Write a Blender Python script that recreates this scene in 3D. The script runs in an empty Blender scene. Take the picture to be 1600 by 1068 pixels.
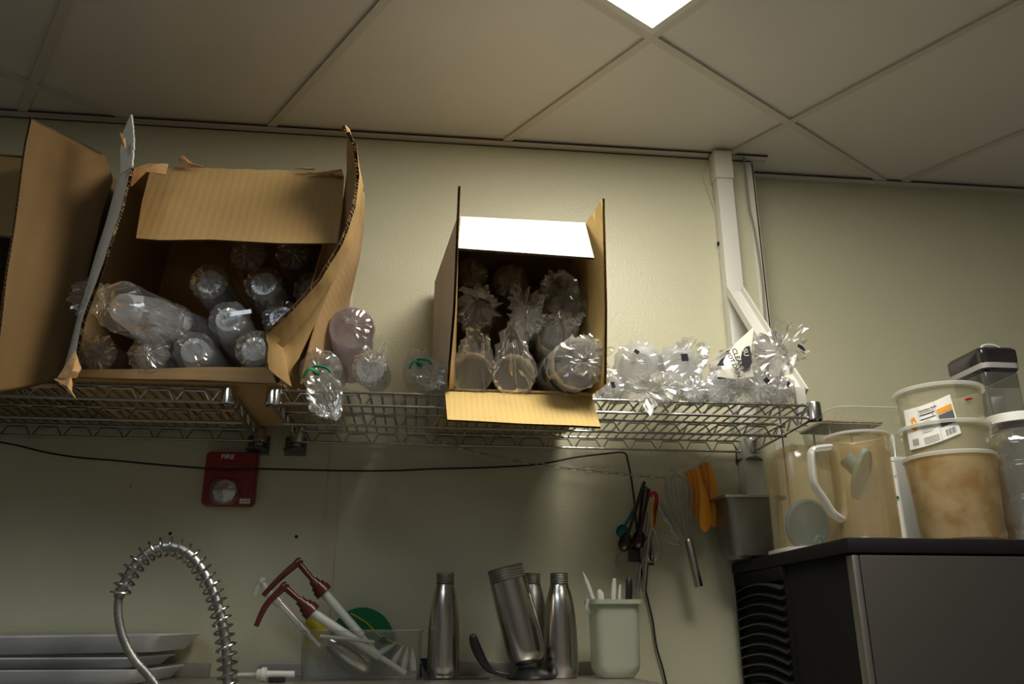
import bpy, bmesh, math, random
from mathutils import Vector, Matrix, noise
R = math.radians
random.seed(7)
sc = bpy.context.scene
col = sc.collection
V = Vector

# ------------------------------------------------------------------ camera
FPX = 1293.3
CAM = V((0, -2.25, 1.6))
ROT = Matrix.Rotation(R(-6.272), 3, 'Z') @ Matrix.Rotation(R(90 + 19.474), 3, 'X') @ Matrix.Rotation(R(-.044), 3, 'Z')
cd = bpy.data.cameras.new('camera'); co = bpy.data.objects.new('camera', cd); col.objects.link(co)
cd.sensor_width = 36; cd.lens = FPX / 1600 * 36; cd.clip_start = .02
co.matrix_world = Matrix.Translation(CAM) @ ROT.to_4x4()
sc.camera = co

def ray(px, py): return ROT @ V(((px - 800) / FPX, -(py - 534) / FPX, -1))
def at(px, py, Y=0.0):
    v = ray(px, py); return CAM + v * ((Y - CAM.y) / v.y)
def atz(px, py, Z):
    v = ray(px, py); return CAM + v * ((Z - CAM.z) / v.z)
def atx(px, py, X):
    v = ray(px, py); return CAM + v * ((X - CAM.x) / v.x)
def mpp(p):                                     # metres per pixel at a world point
    return -(ROT.transposed() @ (V(p) - CAM)).z / FPX

# ------------------------------------------------------------------ materials
def mat(name, rgb=(.5, .5, .5), rough=.5, metal=0., bump=0., bscale=60., var=0., vscale=6., spec=.5, aniso=None, emit=None, coat=0.):
    m = bpy.data.materials.new(name); m.use_nodes = True
    nt = m.node_tree; b = nt.nodes['Principled BSDF']
    b.inputs['Base Color'].default_value = (*rgb, 1); b.inputs['Roughness'].default_value = rough
    b.inputs['Metallic'].default_value = metal; b.inputs['Specular IOR Level'].default_value = spec
    b.inputs['Coat Weight'].default_value = coat
    tc = nt.nodes.new('ShaderNodeTexCoord')
    if var:
        n = nt.nodes.new('ShaderNodeTexNoise'); n.inputs['Scale'].default_value = vscale; n.inputs['Detail'].default_value = 4
        nt.links.new(tc.outputs['Object'], n.inputs['Vector'])
        r = nt.nodes.new('ShaderNodeMapRange'); r.inputs['From Min'].default_value = .3; r.inputs['From Max'].default_value = .7
        r.inputs['To Min'].default_value = 1 - var; r.inputs['To Max'].default_value = 1 + var
        nt.links.new(n.outputs['Fac'], r.inputs['Value'])
        x = nt.nodes.new('ShaderNodeVectorMath'); x.operation = 'SCALE'; x.inputs[0].default_value = rgb
        nt.links.new(r.outputs[0], x.inputs['Scale']); nt.links.new(x.outputs[0], b.inputs['Base Color'])
    if bump:
        n = nt.nodes.new('ShaderNodeTexNoise'); n.inputs['Scale'].default_value = bscale; n.inputs['Detail'].default_value = 3
        mp = nt.nodes.new('ShaderNodeMapping'); nt.links.new(tc.outputs['Object'], mp.inputs['Vector'])
        if aniso: mp.inputs['Scale'].default_value = aniso
        nt.links.new(mp.outputs[0], n.inputs['Vector'])
        bp = nt.nodes.new('ShaderNodeBump'); bp.inputs['Strength'].default_value = bump; bp.inputs['Distance'].default_value = .004
        nt.links.new(n.outputs['Fac'], bp.inputs['Height']); nt.links.new(bp.outputs[0], b.inputs['Normal'])
    if emit:
        b.inputs['Emission Color'].default_value = (*emit[:3], 1); b.inputs['Emission Strength'].default_value = emit[3]
    return m

def clearmat(name, rgb=(1, 1, 1), haze=.1, gloss=.08, rough=.1, edge=.5, tint=(.97, .97, .97), transl=.0, bump=0., bscale=40., stain=None):
    """see-through plastic: transparency + fresnel gloss + a share of milky diffuse/translucent body"""
    m = bpy.data.materials.new(name); m.use_nodes = True; nt = m.node_tree; nt.nodes.clear()
    N = nt.nodes.new; Lk = nt.links.new
    out = N('ShaderNodeOutputMaterial')
    tr = N('ShaderNodeBsdfTransparent'); tr.inputs[0].default_value = (*tint, 1)
    gl = N('ShaderNodeBsdfAnisotropic'); gl.inputs['Roughness'].default_value = rough; gl.inputs['Color'].default_value = (1, 1, 1, 1)
    df = N('ShaderNodeBsdfDiffuse'); df.inputs[0].default_value = (*rgb, 1)
    tl = N('ShaderNodeBsdfTranslucent'); tl.inputs[0].default_value = (*rgb, 1)
    md = N('ShaderNodeMixShader'); md.inputs[0].default_value = transl; Lk(df.outputs[0], md.inputs[1]); Lk(tl.outputs[0], md.inputs[2])
    m1 = N('ShaderNodeMixShader'); m1.inputs[0].default_value = haze
    Lk(tr.outputs[0], m1.inputs[1]); Lk(md.outputs[0], m1.inputs[2])
    tc = N('ShaderNodeTexCoord')
    if stain:                                       # dried drips and tea stain: (rgb, scale, zlow, zhigh)
        n = N('ShaderNodeTexNoise'); n.inputs['Scale'].default_value = stain[1]; n.inputs['Detail'].default_value = 5
        Lk(tc.outputs['Object'], n.inputs['Vector'])
        rp = N('ShaderNodeMapRange'); rp.inputs['From Min'].default_value = .42; rp.inputs['From Max'].default_value = .62
        Lk(n.outputs['Fac'], rp.inputs['Value'])
        mc = N('ShaderNodeMix'); mc.data_type = 'RGBA'; mc.inputs['A'].default_value = (*rgb, 1); mc.inputs['B'].default_value = (*stain[0], 1)
        Lk(rp.outputs[0], mc.inputs['Factor'])
        Lk(mc.outputs['Result'], df.inputs[0]); Lk(mc.outputs['Result'], tl.inputs[0])
    lw = N('ShaderNodeLayerWeight'); lw.inputs[0].default_value = .35
    mr = N('ShaderNodeMapRange'); mr.inputs['To Min'].default_value = gloss; mr.inputs['To Max'].default_value = edge
    Lk(lw.outputs['Fresnel'], mr.inputs['Value'])
    m2 = N('ShaderNodeMixShader'); Lk(mr.outputs[0], m2.inputs[0]); Lk(m1.outputs[0], m2.inputs[1]); Lk(gl.outputs[0], m2.inputs[2])
    if bump:
        n = N('ShaderNodeTexNoise'); n.inputs['Scale'].default_value = bscale; n.inputs['Detail'].default_value = 2
        Lk(tc.outputs['Object'], n.inputs['Vector'])
        bp = N('ShaderNodeBump'); bp.inputs['Strength'].default_value = bump; bp.inputs['Distance'].default_value = .006
        Lk(n.outputs['Fac'], bp.inputs['Height']); Lk(bp.outputs[0], gl.inputs['Normal']); Lk(bp.outputs[0], lw.inputs['Normal'])
    Lk(m2.outputs[0], out.inputs[0])
    return m

def cardmat(name, rgb, line_axis='X', amt=.06, scale=110):
    """kraft board: fine flute lines, fibre flecks and soft smudges"""
    m = mat(name, rgb, .8, spec=.2); nt = m.node_tree; b = nt.nodes['Principled BSDF']; N = nt.nodes.new; Lk = nt.links.new
    tc = N('ShaderNodeTexCoord')
    w = N('ShaderNodeTexWave'); w.bands_direction = line_axis; w.inputs['Scale'].default_value = scale / 6.28; w.inputs['Distortion'].default_value = .6
    Lk(tc.outputs['Object'], w.inputs['Vector'])
    n = N('ShaderNodeTexNoise'); n.inputs['Scale'].default_value = 9; n.inputs['Detail'].default_value = 6; Lk(tc.outputs['Object'], n.inputs['Vector'])
    a = N('ShaderNodeMath'); a.operation = 'MULTIPLY_ADD'; a.inputs[1].default_value = amt; a.inputs[2].default_value = 1 - amt / 2 - .18
    Lk(w.outputs['Fac'], a.inputs[0])
    c = N('ShaderNodeMath'); c.operation = 'MULTIPLY_ADD'; c.inputs[1].default_value = .36; Lk(n.outputs['Fac'], c.inputs[0]); Lk(a.outputs[0], c.inputs[2])
    x = N('ShaderNodeVectorMath'); x.operation = 'SCALE'; x.inputs[0].default_value = rgb
    Lk(c.outputs[0], x.inputs['Scale']); Lk(x.outputs[0], b.inputs['Base Color'])
    bp = N('ShaderNodeBump'); bp.inputs['Strength'].default_value = .25; bp.inputs['Distance'].default_value = .001
    Lk(w.outputs['Fac'], bp.inputs['Height']); Lk(bp.outputs[0], b.inputs['Normal'])
    return m

M = {}
M['wall'] = mat('wall_panel_paint', (.54, .525, .37), .36, bump=.32, bscale=170, var=.03, vscale=3)
M['ceiling'] = mat('ceiling_panel', (.70, .68, .63), .5, bump=.06, bscale=30, var=.035, vscale=2.5)
M['grid'] = mat('ceiling_grid_metal', (.60, .57, .50), .45)
M['gap'] = mat('dark_gap', (.03, .027, .02), .9)
M['dim'] = mat('dim_room_wall', (.30, .29, .27), .6, bump=.1)
M['floor'] = mat('quarry_tile', (.38, .36, .33), .5, bump=.2, bscale=20, var=.2)
M['trim'] = mat('white_trim', (.62, .60, .50), .4)
M['pvc'] = mat('white_pvc', (.66, .65, .60), .35)
M['diff'] = mat('lamp_diffuser', (.9, .9, .88), .6, emit=(1, .94, .82, 19.5))
M['diff_fill'] = mat('added_fill_diffuser', (.9, .9, .88), .6, emit=(.76, .90, 1, 5.5))  # glow of the added fill panel
M['dark_zinc'] = mat('dark_zinc', (.16, .16, .15), .45, .9, var=.15, vscale=30)
M['collar'] = mat('chrome_collar', (.62, .61, .58), .18, 1)
M['chrome'] = mat('chrome_wire', (.44, .43, .40), .24, 1, bump=.05, bscale=200)
M['chromedull'] = mat('dull_zinc', (.42, .43, .40), .42, 1, var=.15, vscale=30)
M['steel'] = mat('brushed_steel', (.56, .53, .48), .22, 1, bump=.12, bscale=90, aniso=(1, 1, .03))
M['steel_h'] = mat('brushed_sheet', (.42, .40, .37), .42, 1, bump=.10, bscale=80, aniso=(1, .03, 1), var=.08, vscale=3)
M['steel_dark'] = mat('worn_pan_steel', (.36, .35, .32), .4, 1, bump=.1, bscale=60, var=.12, vscale=14)
M['alu'] = mat('aluminium_pan', (.72, .73, .74), .45, .55, var=.08, vscale=9)
M['black'] = mat('black_plastic', (.012, .012, .013), .35)
M['blacklid'] = mat('black_lid', (.010, .009, .010), .5, spec=.25, bump=.05, bscale=100)
M['blackm'] = mat('black_matte', (.007, .007, .006), .7, spec=.15)
M['kraft'] = cardmat('kraft_inner', (.39, .25, .10))
M['kraft_shade'] = cardmat('kraft_shaded', (.19, .115, .046))  # board colour lowered to carry the shade on the far-left box
M['kraft_y'] = cardmat('kraft_yellow', (.52, .37, .14), 'X', .08, 160)
M['kraft_o'] = cardmat('kraft_outer', (.40, .26, .125), 'Z')
M['white_board'] = cardmat('white_board', (.68, .65, .58), 'X', .03)
M['grey_board'] = cardmat('printed_board', (.50, .46, .40), 'Z', .08, 90)
M['flute'] = mat('flute_edge', (.30, .19, .09), .9)
M['torn'] = mat('torn_paper', (.50, .29, .12), .85, var=.25, vscale=60)
M['film'] = clearmat('clear_film', (.95, .93, .88), .08, .05, .13, .62, (.975, .975, .97), .45)
M['filmd'] = clearmat('cloudy_film', (.93, .92, .88), .30, .06, .16, .60, (.95, .95, .94), .5)
M['cup'] = clearmat('cup_plastic', (.86, .86, .87), .26, .06, .12, .55, (.92, .92, .92), .4)
M['cupd'] = clearmat('cup_plastic_milky', (.80, .82, .86), .60, .07, .18, .40, (.9, .9, .9), .35)
M['cupb'] = clearmat('cup_plastic_beige', (.82, .78, .66), .34, .05, .2, .4, (.9, .88, .82), .35)
M['lilac'] = clearmat('lilac_plastic', (.70, .62, .68), .55, .05, .25, .4, (.9, .86, .9), .5)
M['print'] = clearmat('printed_white_film', (.80, .78, .70), .86, .05, .2, .45, (.9, .9, .88), .3)
M['ink'] = mat('black_ink', (.012, .012, .016), .5)
M['ink2'] = mat('navy_ink', (.008, .010, .02), .6, spec=.2)
M['brownink'] = mat('brown_ink', (.12, .055, .03), .5)
M['green'] = mat('green_tie', (.005, .24, .10), .5)
M['red'] = mat('alarm_red', (.23, .008, .010), .38, coat=.2)
M['lens'] = clearmat('strobe_lens', (.8, .8, .8), .03, .10, .05, .6, (.9, .9, .9), .2, bump=.6, bscale=120)
M['reflector'] = mat('reflector', (.8, .8, .8), .18, 1, bump=.5, bscale=90)
M['paper'] = mat('label_paper', (.75, .74, .70), .6)
M['cable'] = mat('black_cable', (.008, .008, .008), .6)
M['wcable'] = mat('white_cable', (.55, .54, .42), .5)
M['gcable'] = mat('grey_cable', (.25, .25, .20), .5)
M['brown'] = mat('brown_plastic', (.085, .016, .010), .28)
M['choc'] = mat('dark_brown_plastic', (.022, .006, .006), .3)
M['teal'] = mat('teal_plastic', (.005, .13, .14), .4)
M['orange'] = mat('orange_plastic', (.80, .32, .012), .42)
M['orange_shade'] = mat('orange_plastic_shaded', (.66, .22, .01), .45)  # deeper tone imitates the shadow lines between overlapping scrapers
M['redp'] = mat('red_plastic', (.42, .012, .010), .4)
M['gold'] = mat('yellow_handle', (.45, .32, .02), .35)
M['yellow'] = mat('yellow_plastic', (.55, .45, .02), .5)
M['greenp'] = mat('green_plastic', (.0, .16, .05), .45)
M['cwhite'] = mat('bright_white_plastic', (.82, .82, .79), .4)
M['wplastic'] = mat('white_plastic', (.56, .57, .53), .4, spec=.4)
M['jarwhite'] = clearmat('milky_container', (.50, .54, .43), .80, .04, .3, .3, (.9, .9, .88), .35)
M['tubc'] = clearmat('tub_clear', (.80, .76, .58), .27, .05, .22, .4, (.93, .92, .85), .45)
M['tubs'] = clearmat('tub_stained', (.74, .60, .36), .42, .04, .25, .35, (.93, .86, .7), .4, stain=((.55, .36, .15), 16))
M['pitch'] = clearmat('pitcher_plastic', (.70, .58, .38), .21, .05, .2, .4, (.92, .87, .74), .4, stain=((.60, .45, .22), 12))
M['frost'] = clearmat('frosted_handle', (.80, .80, .76), .62, .06, .2, .4, (.93, .93, .9), .4)
M['pc'] = clearmat('polycarbonate', (.8, .8, .75), .05, .05, .05, .55, (.95, .95, .92), .2)
M['jar'] = clearmat('clear_jar', (.75, .75, .76), .06, .08, .05, .8, (.88, .88, .89), .2, bump=.25, bscale=20)
M['bin'] = clearmat('clear_bin', (.7, .7, .68), .025, .03, .06, .35, (.92, .92, .9), .3)
M['smoke'] = clearmat('smoked_lid', (.03, .025, .03), .82, .10, .08, .5, (.3, .28, .3), .2)
M['blue'] = mat('blue_lid', (.10, .24, .38), .45)
M['bluel'] = mat('pale_blue_lid', (.16, .38, .56), .4)
M['fridge'] = mat('machine_steel', (.15, .14, .13), .40, .85, bump=.08, bscale=50, aniso=(1, 1, .05), var=.06, vscale=2)

# ------------------------------------------------------------------ mesh builder
class MB:
    def __init__(s): s.v = []; s.f = []
    def add(s, vs, fs):
        o = len(s.v); s.v += [V(p) for p in vs]; s.f += [tuple(i + o for i in f) for f in fs]; return s
    def box(s, a, b, rot=None, bev=0.0):
        a, b = V(a), V(b); lo = V([min(a[i], b[i]) for i in range(3)]); hi = V([max(a[i], b[i]) for i in range(3)])
        if bev > 0:
            bm = bmesh.new(); bmesh.ops.create_cube(bm, size=1)
            for v in bm.verts: v.co = V([lo[i] + (v.co[i] + .5) * (hi[i] - lo[i]) for i in range(3)])
            bmesh.ops.bevel(bm, geom=bm.edges[:], offset=bev, segments=2, affect='EDGES', profile=.6)
            bm.verts.ensure_lookup_table(); bm.verts.index_update()
            vs = [v.co.copy() for v in bm.verts]; fs = [[v.index for v in f.verts] for f in bm.faces]; bm.free()
        else:
            vs = [V((x, y, z)) for x in (lo.x, hi.x) for y in (lo.y, hi.y) for z in (lo.z, hi.z)]
            fs = [(0, 1, 3, 2), (4, 6, 7, 5), (0, 4, 5, 1), (2, 3, 7, 6), (0, 2, 6, 4), (1, 5, 7, 3)]
        if rot:
            c = (lo + hi) / 2; vs = [c + rot @ (p - c) for p in vs]
        return s.add(vs, fs)
    def tube(s, pts, rad, seg=8, cap=True, flat=1.0, up=None):
        pts = [V(p) for p in pts]; n = len(pts)
        if not hasattr(rad, '__len__'): rad = [rad] * n
        tg = [(pts[min(i + 1, n - 1)] - pts[max(i - 1, 0)]) for i in range(n)]
        for i in range(n):
            if tg[i].length < 1e-9: tg[i] = tg[i - 1].copy() if i else V((0, 0, 1))
            tg[i].normalize()
        ref = V(up) if up else (V((0, 0, 1)) if abs(tg[0].z) < .9 else V((1, 0, 0)))
        nx = (ref - tg[0] * ref.dot(tg[0])).normalized(); vs = []
        for i in range(n):
            nx = (nx - tg[i] * nx.dot(tg[i]))
            if nx.length < 1e-6: nx = tg[i].orthogonal()
            nx.normalize(); ny = tg[i].cross(nx)
            for k in range(seg):
                a = 2 * math.pi * k / seg
                vs.append(pts[i] + (nx * math.cos(a) * flat + ny * math.sin(a)) * rad[i])
        fs = [(i * seg + k, i * seg + (k + 1) % seg, (i + 1) * seg + (k + 1) % seg, (i + 1) * seg + k) for i in range(n - 1) for k in range(seg)]
        if cap: fs += [tuple(range(seg))[::-1], tuple((n - 1) * seg + k for k in range(seg))]
        return s.add(vs, fs)
    def lathe(s, prof, o=(0, 0, 0), ax=(0, 0, 1), seg=32, cap0=False, cap1=False):
        ax = V(ax).normalized(); o = V(o); nx = ax.orthogonal().normalized() if abs(ax.z) < .95 else V((1, 0, 0)); nx = (nx - ax * nx.dot(ax)).normalized(); ny = ax.cross(nx)
        vs = []
        for (h, r) in prof:
            for k in range(seg):
                a = 2 * math.pi * k / seg; vs.append(o + ax * h + (nx * math.cos(a) + ny * math.sin(a)) * r)
        n = len(prof)
        fs = [(i * seg + k, i * seg + (k + 1) % seg, (i + 1) * seg + (k + 1) % seg, (i + 1) * seg + k) for i in range(n - 1) for k in range(seg)]
        if cap0: fs.append(tuple(range(seg))[::-1])
        if cap1: fs.append(tuple((n - 1) * seg + k for k in range(seg)))
        return s.add(vs, fs)
    def loft(s, rings, cap0=False, cap1=False, closed=True):
        n = len(rings[0]); vs = [p for r in rings for p in r]; m = n if closed else n - 1
        fs = [(i * n + k, i * n + (k + 1) % n, (i + 1) * n + (k + 1) % n, (i + 1) * n + k) for i in range(len(rings) - 1) for k in range(m)]
        if cap0: fs.append(tuple(range(n))[::-1])
        if cap1: fs.append(tuple((len(rings) - 1) * n + k for k in range(n)))
        return s.add(vs, fs)
    def ball(s, c, r, seg=16, rings=10):
        c = V(c); r = V(r) if hasattr(r, '__len__') else V((r, r, r)); R_ = []
        for i in range(rings + 1):
            t = math.pi * i / rings; R_.append([c + V((math.sin(t) * math.cos(2 * math.pi * k / seg) * r.x, math.sin(t) * math.sin(2 * math.pi * k / seg) * r.y, math.cos(t) * r.z)) for k in range(seg)])
        return s.loft(R_)
    def prism(s, poly, d):                        # closed outline extruded along d
        d = V(d); n = len(poly); vs = [V(p) for p in poly] + [V(p) + d for p in poly]
        fs = [tuple(range(n))[::-1], tuple(range(n, 2 * n))] + [(i, (i + 1) % n, n + (i + 1) % n, n + i) for i in range(n)]
        return s.add(vs, fs)
    def build(s, name, m, parent=None, label=None, ang=35, flat=False, kind=None, tri=False):
        off = parent_loc(parent)
        me = bpy.data.meshes.new(name); me.from_pydata([p - off for p in s.v], [], s.f); me.validate()
        me.materials.append(m)
        bm = bmesh.new(); bm.from_mesh(me); bmesh.ops.remove_doubles(bm, verts=bm.verts, dist=1e-6)
        bmesh.ops.recalc_face_normals(bm, faces=bm.faces)
        if tri: bmesh.ops.triangulate(bm, faces=bm.faces)
        bm.to_mesh(me); bm.free()
        if not flat:
            me.shade_smooth(); me.set_sharp_from_angle(angle=R(ang))
        o = bpy.data.objects.new(name, me); col.objects.link(o)
        if parent: o.parent = parent
        if label: o['label'] = label
        if kind: o['kind'] = kind
        return o
def parent_loc(p):
    v = V((0, 0, 0))
    while p: v += p.location; p = p.parent
    return v
def thing(name, label, cat, loc, group=None):
    o = bpy.data.objects.new(name, None); col.objects.link(o); o.location = V(loc); o.empty_display_size = .05
    return tag(o, label, cat, group)
def tag(o, label, cat, group=None):
    o['label'] = label; o['category'] = cat
    if group: o['group'] = group
    return o
def rrect(cx, cy, z, w, d, r, n=5, rot=0):
    P = []
    for (sx, sy, a0) in ((1, 1, 0), (-1, 1, 90), (-1, -1, 180), (1, -1, 270)):
        for k in range(n + 1):
            a = R(a0 + 90 * k / n); x = sx * (w / 2 - r) + r * math.cos(a); y = sy * (d / 2 - r) + r * math.sin(a)
            P.append(V((cx + x * math.cos(rot) - y * math.sin(rot), cy + x * math.sin(rot) + y * math.cos(rot), z)))
    return P
def spline(P, n=8):                                # catmull-rom through the points
    P = [V(p) for p in P]; out = []
    for i in range(len(P) - 1):
        a, b, c, d = P[max(i - 1, 0)], P[i], P[i + 1], P[min(i + 2, len(P) - 1)]
        for k in range(n):
            t = k / n; out.append(.5 * ((2 * b) + (c - a) * t + (2 * a - 5 * b + 4 * c - d) * t * t + (3 * b - a - 3 * c + d) * t ** 3))
    out.append(P[-1]); return out
def text_mesh(txt, size, place, depth=0.0):
    """letters as a mesh; place(u, v) -> world point, u along the writing"""
    cu = bpy.data.curves.new('txt', 'FONT'); cu.body = txt; cu.size = size; cu.offset = size * .028; cu.extrude = depth; cu.resolution_u = 2
    o = bpy.data.objects.new('txt', cu); col.objects.link(o)
    dg = bpy.context.evaluated_depsgraph_get(); me = bpy.data.meshes.new_from_object(o.evaluated_get(dg))
    mb = MB(); mb.add([place(v.co.x, v.co.y) for v in me.vertices], [tuple(p.vertices) for p in me.polygons])
    bpy.data.objects.remove(o); bpy.data.curves.remove(cu); bpy.data.meshes.remove(me)
    return mb
def struct(o): o['kind'] = 'structure'; return o

# ------------------------------------------------------------------ room
ZC = 3.061; XC = 1.03; YR = .10
XL, XR, YN = -3.0, 3.0, -3.6
mb = MB(); mb.box((XL, 0, 0), (XC, .14, ZC)); struct(mb.build('wall_back', M['wall']))
mb = MB(); mb.box((XC, YR, 0), (XR, .24, ZC)); struct(mb.build('wall_back_recess', M['wall']))
mb = MB(); mb.box((XL - .1, YN - .1, 0), (XL, .24, ZC)); struct(mb.build('wall_left', M['dim']))
mb = MB(); mb.box((XR, YN - .1, 0), (XR + .1, .24, ZC)); struct(mb.build('wall_right', M['dim']))
mb = MB(); mb.box((XL, YN - .1, 0), (XR, YN, ZC)); struct(mb.build('wall_front', M['dim']))
mb = MB(); mb.box((XL - .1, YN - .1, -.1), (XR + .1, .24, 0)); struct(mb.build('floor', M['floor']))
# ceiling panels with dropped grid
GA = R(57.7); gA = V((math.cos(GA), -math.sin(GA), 0)); gB = V((math.sin(GA), math.cos(GA), 0))
G0 = atz(1018, 60, ZC)
SP_A, SP_B = .61, 1.22
CT = ZC + .008
mb = MB(); mb.box((XL - .1, YN - .1, CT), (XR + .1, .24, CT + .1)); struct(mb.build('ceiling', M['ceiling']))
def clipseg(p, d):
    """portion of line p+t*d inside the room outline"""
    t0, t1 = -9, 9
    for ax, lo, hi in ((0, XL, XR), (1, YN, 0.0)):
        if abs(d[ax]) < 1e-9: continue
        a, b = sorted(((lo - p[ax]) / d[ax], (hi - p[ax]) / d[ax])); t0, t1 = max(t0, a), min(t1, b)
    q = p + d * t1
    for s_ in (1, -1):                              # run on into the recess
        e = p + d * (t1 if s_ > 0 else t0)
        if abs(e.y) < 1e-6 and e.x > XC:
            k = YR / abs(d.y)
            if s_ > 0: t1 += k
            else: t0 -= k
    return (t0, t1) if t1 > t0 + .02 else None
bar = MB(); gap = MB(); seams = MB()
for i in range(-9, 10):
    p = G0 + gB * (SP_A * i); c = clipseg(p, gA)
    if c:
        a, b = p + gA * c[0], p + gA * c[1]; s = gB * .012; z = V((0, 0, ZC - .0)); 
        bar.add([a - s, a + s, b + s, b - s, *[q + V((0, 0, .01)) for q in (a - s, a + s, b + s, b - s)]],
                [(0, 1, 2, 3), (0, 4, 5, 1), (1, 5, 6, 2), (2, 6, 7, 3), (3, 7, 4, 0)])
        for sg in (1, -1):
            if (i + sg) % 2: continue
            s2 = gB * .0128 * sg; s3 = gB * .0108 * sg; up = V((0, 0, .0015))
            gap.add([a + s3 + up, a + s2 + up, b + s2 + up, b + s3 + up], [(0, 1, 2, 3)])
for j in range(-5, 6):
    p = G0 + gA * (SP_B * j); c = clipseg(p, gB)
    if c:
        dn = V((0, 0, -.0005)); a, b = p + gB * c[0] + dn, p + gB * c[1] + dn; s = gA * .012
        bar.add([a - s, a + s, b + s, b - s, *[q + V((0, 0, .01)) for q in (a - s, a + s, b + s, b - s)]],
                [(0, 1, 2, 3), (0, 4, 5, 1), (1, 5, 6, 2), (2, 6, 7, 3), (3, 7, 4, 0)])
        s2 = -gA * .0130; s3 = -gA * .0106; up = V((0, 0, .0035))
        gap.add([a + s3 + up, a + s2 + up, b + s2 + up, b + s3 + up], [(0, 1, 2, 3)])
g_ = struct(bar.build('trim_1', M['grid'])); g_['label'] = 'pale ceiling grid bars between the panels'
for v in g_.data.vertices: pass
struct(gap.build('trim_2', M['gap']))
mb = MB()
def wall_angle(a, b, n):                           # L-shaped edge trim: flange under the panels + leg on the wall
    a, b, n = V(a), V(b), V(n)
    mb.add([a, b, b + n * .022, a + n * .022] + [q + V((0, 0, .008)) for q in (a, b, b + n * .022, a + n * .022)], [(0, 1, 2, 3), (3, 2, 6, 7), (4, 5, 6, 7)])
    l = [a + n * .0015, b + n * .0015]; mb.add([l[0], l[1], l[1] - V((0, 0, .006)), l[0] - V((0, 0, .006))], [(0, 1, 2, 3)])
wall_angle((XL, 0, ZC - .002), (XC + .05, 0, ZC - .002), (0, -1, 0)); wall_angle((XC, YR, ZC - .002), (XR, YR, ZC - .002), (0, -1, 0))
struct(mb.build('trim_3', M['grid']))
mb = MB(); mb.box((XL, -.0235, ZC - .001), (XC + .05, -.0215, ZC + .004)); mb.box((XL, -.0035, ZC - .0095), (XC, 0, ZC - .0075))
mb.box((XC, YR - .0235, ZC - .001), (XR, YR - .0215, ZC + .004)); struct(mb.build('trim_4', M['gap']))
# corner guard where the wall steps back, seam strip lower down
mb = MB(); mb.box((XC - .022, -.004, 1.2), (XC + .006, 0, ZC - .012), bev=.001); mb.box((XC, -.004, 1.2), (XC + .004, .1, ZC - .012))
struct(mb.build('trim_5', M['trim']))
p = at(518, 800, 0); mb = MB(); mb.box((p.x - .016, -.003, 1.2), (p.x + .016, 0, 2.6), bev=.001)
struct(mb.build('trim_6', mat('seam_strip', (.56, .50, .36), .4)))

# lamp
def fixture(i, j, m, lab, name='ceiling_lamp'):
    c0 = G0 + gB * (SP_A * i) + gA * (SP_B * j)
    u = -gB; w = gA                               # fixture cell lies on the -gB, +gA side
    c = c0 + u * SP_A / 2 + w * SP_B / 2 + V((0, 0, -.001))
    t = thing(name, lab, 'ceiling light', c)
    def q(a, b, z): return c + u * a + w * b + V((0, 0, z))
    hw, hl = SP_A / 2 - .014, SP_B / 2 - .014; f = .016
    m1 = MB(); o_ = [q(-hw, -hl, -.004), q(hw, -hl, -.004), q(hw, hl, -.004), q(-hw, hl, -.004)]
    i_ = [q(-hw + f, -hl + f, -.002), q(hw - f, -hl + f, -.002), q(hw - f, hl - f, -.002), q(-hw + f, hl - f, -.002)]
    t_ = [p + V((0, 0, .012)) for p in o_]
    m1.loft([t_, o_, i_]); m1.build('frame', M['pvc'], t)
    m2 = MB(); m2.add([p + V((0, 0, .001)) for p in i_] + [p + V((0, 0, .004)) for p in i_], [(0, 1, 2, 3), (4, 5, 6, 7), (0, 1, 5, 4), (1, 2, 6, 5), (2, 3, 7, 6), (3, 0, 4, 7)])
    m2.build('diffuser', m, t, 'glowing white panel')
fixture(0, 0, M['diff'], 'bright white ceiling light panel above the shelf')
fixture(-3, 0, M['diff_fill'], 'added cool fill panel far to the left, outside the picture')  # unseen panel added as cool fill from the left, no fixture known there
#fixture(1, 1, M['diff_fill'], 'x')
# small screw holes in the wall
for k, (x, y) in enumerate(((266, 833), (463, 838), (204, 760))):
    p = at(x, y, 0); m1 = MB(); m1.lathe([(0, .0045 if k < 2 else .002), (.0015, .0045 if k < 2 else .002)], p + V((0, -.0012, 0)), (0, 1, 0), 12, True, True)
    tag(m1.build('screw_hole', M['gap']), ('black screw hole in the wall above the spring hose', 'black screw hole in the wall above the brown pump handles', 'tiny dark pinhole in the wall below the left shelf')[k], 'hole')
# ------------------------------------------------------------------ raceway, cables
t = thing('cable_raceway', 'white square conduit running down the wall corner from the ceiling', 'conduit', at(1127, 260, -.02))
a = at(1127, 292, -.035); b = at(1150, 450, -.035)
a = V((atx(1, 1, 1).x * 0 + (at(1127, 270, -.035).x), -.024, 0))
RX = at(1140, 380, -.035).x
mb = MB(); mb.box((RX - .026, -.048, 1.3), (RX + .026, -.001, 2.985), bev=.003); mb.build('channel', M['pvc'], t)
mb = MB(); mb.box((RX - .031, -.055, 2.955), (RX + .029, -.0005, ZC - .006), bev=.006); mb.build('end_cap', M['trim'], t)
mb = MB()
mb.tube(spline([at(1100, 252, -.006), at(1100, 275, -.006), at(1110, 305, -.006), at(1122, 345, -.006), at(1126, 380, -.006), at(1133, 440, -.006), at(1138, 520, -.006)]), .0028, 6)
tag(mb.build('thin_cable', M['wcable']), 'thin cream cable down the wall just left of the conduit', 'cable')
p = at(1125, 381, -.01); mb = MB(); mb.lathe([(0, .010), (.006, .009), (.008, .005)], p, (0, -1, 0), 12, True, True)
tag(mb.build('wall_plug', M['blackm']), 'small black round plug on the wall left of the conduit', 'plug')
mb = MB()
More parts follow.
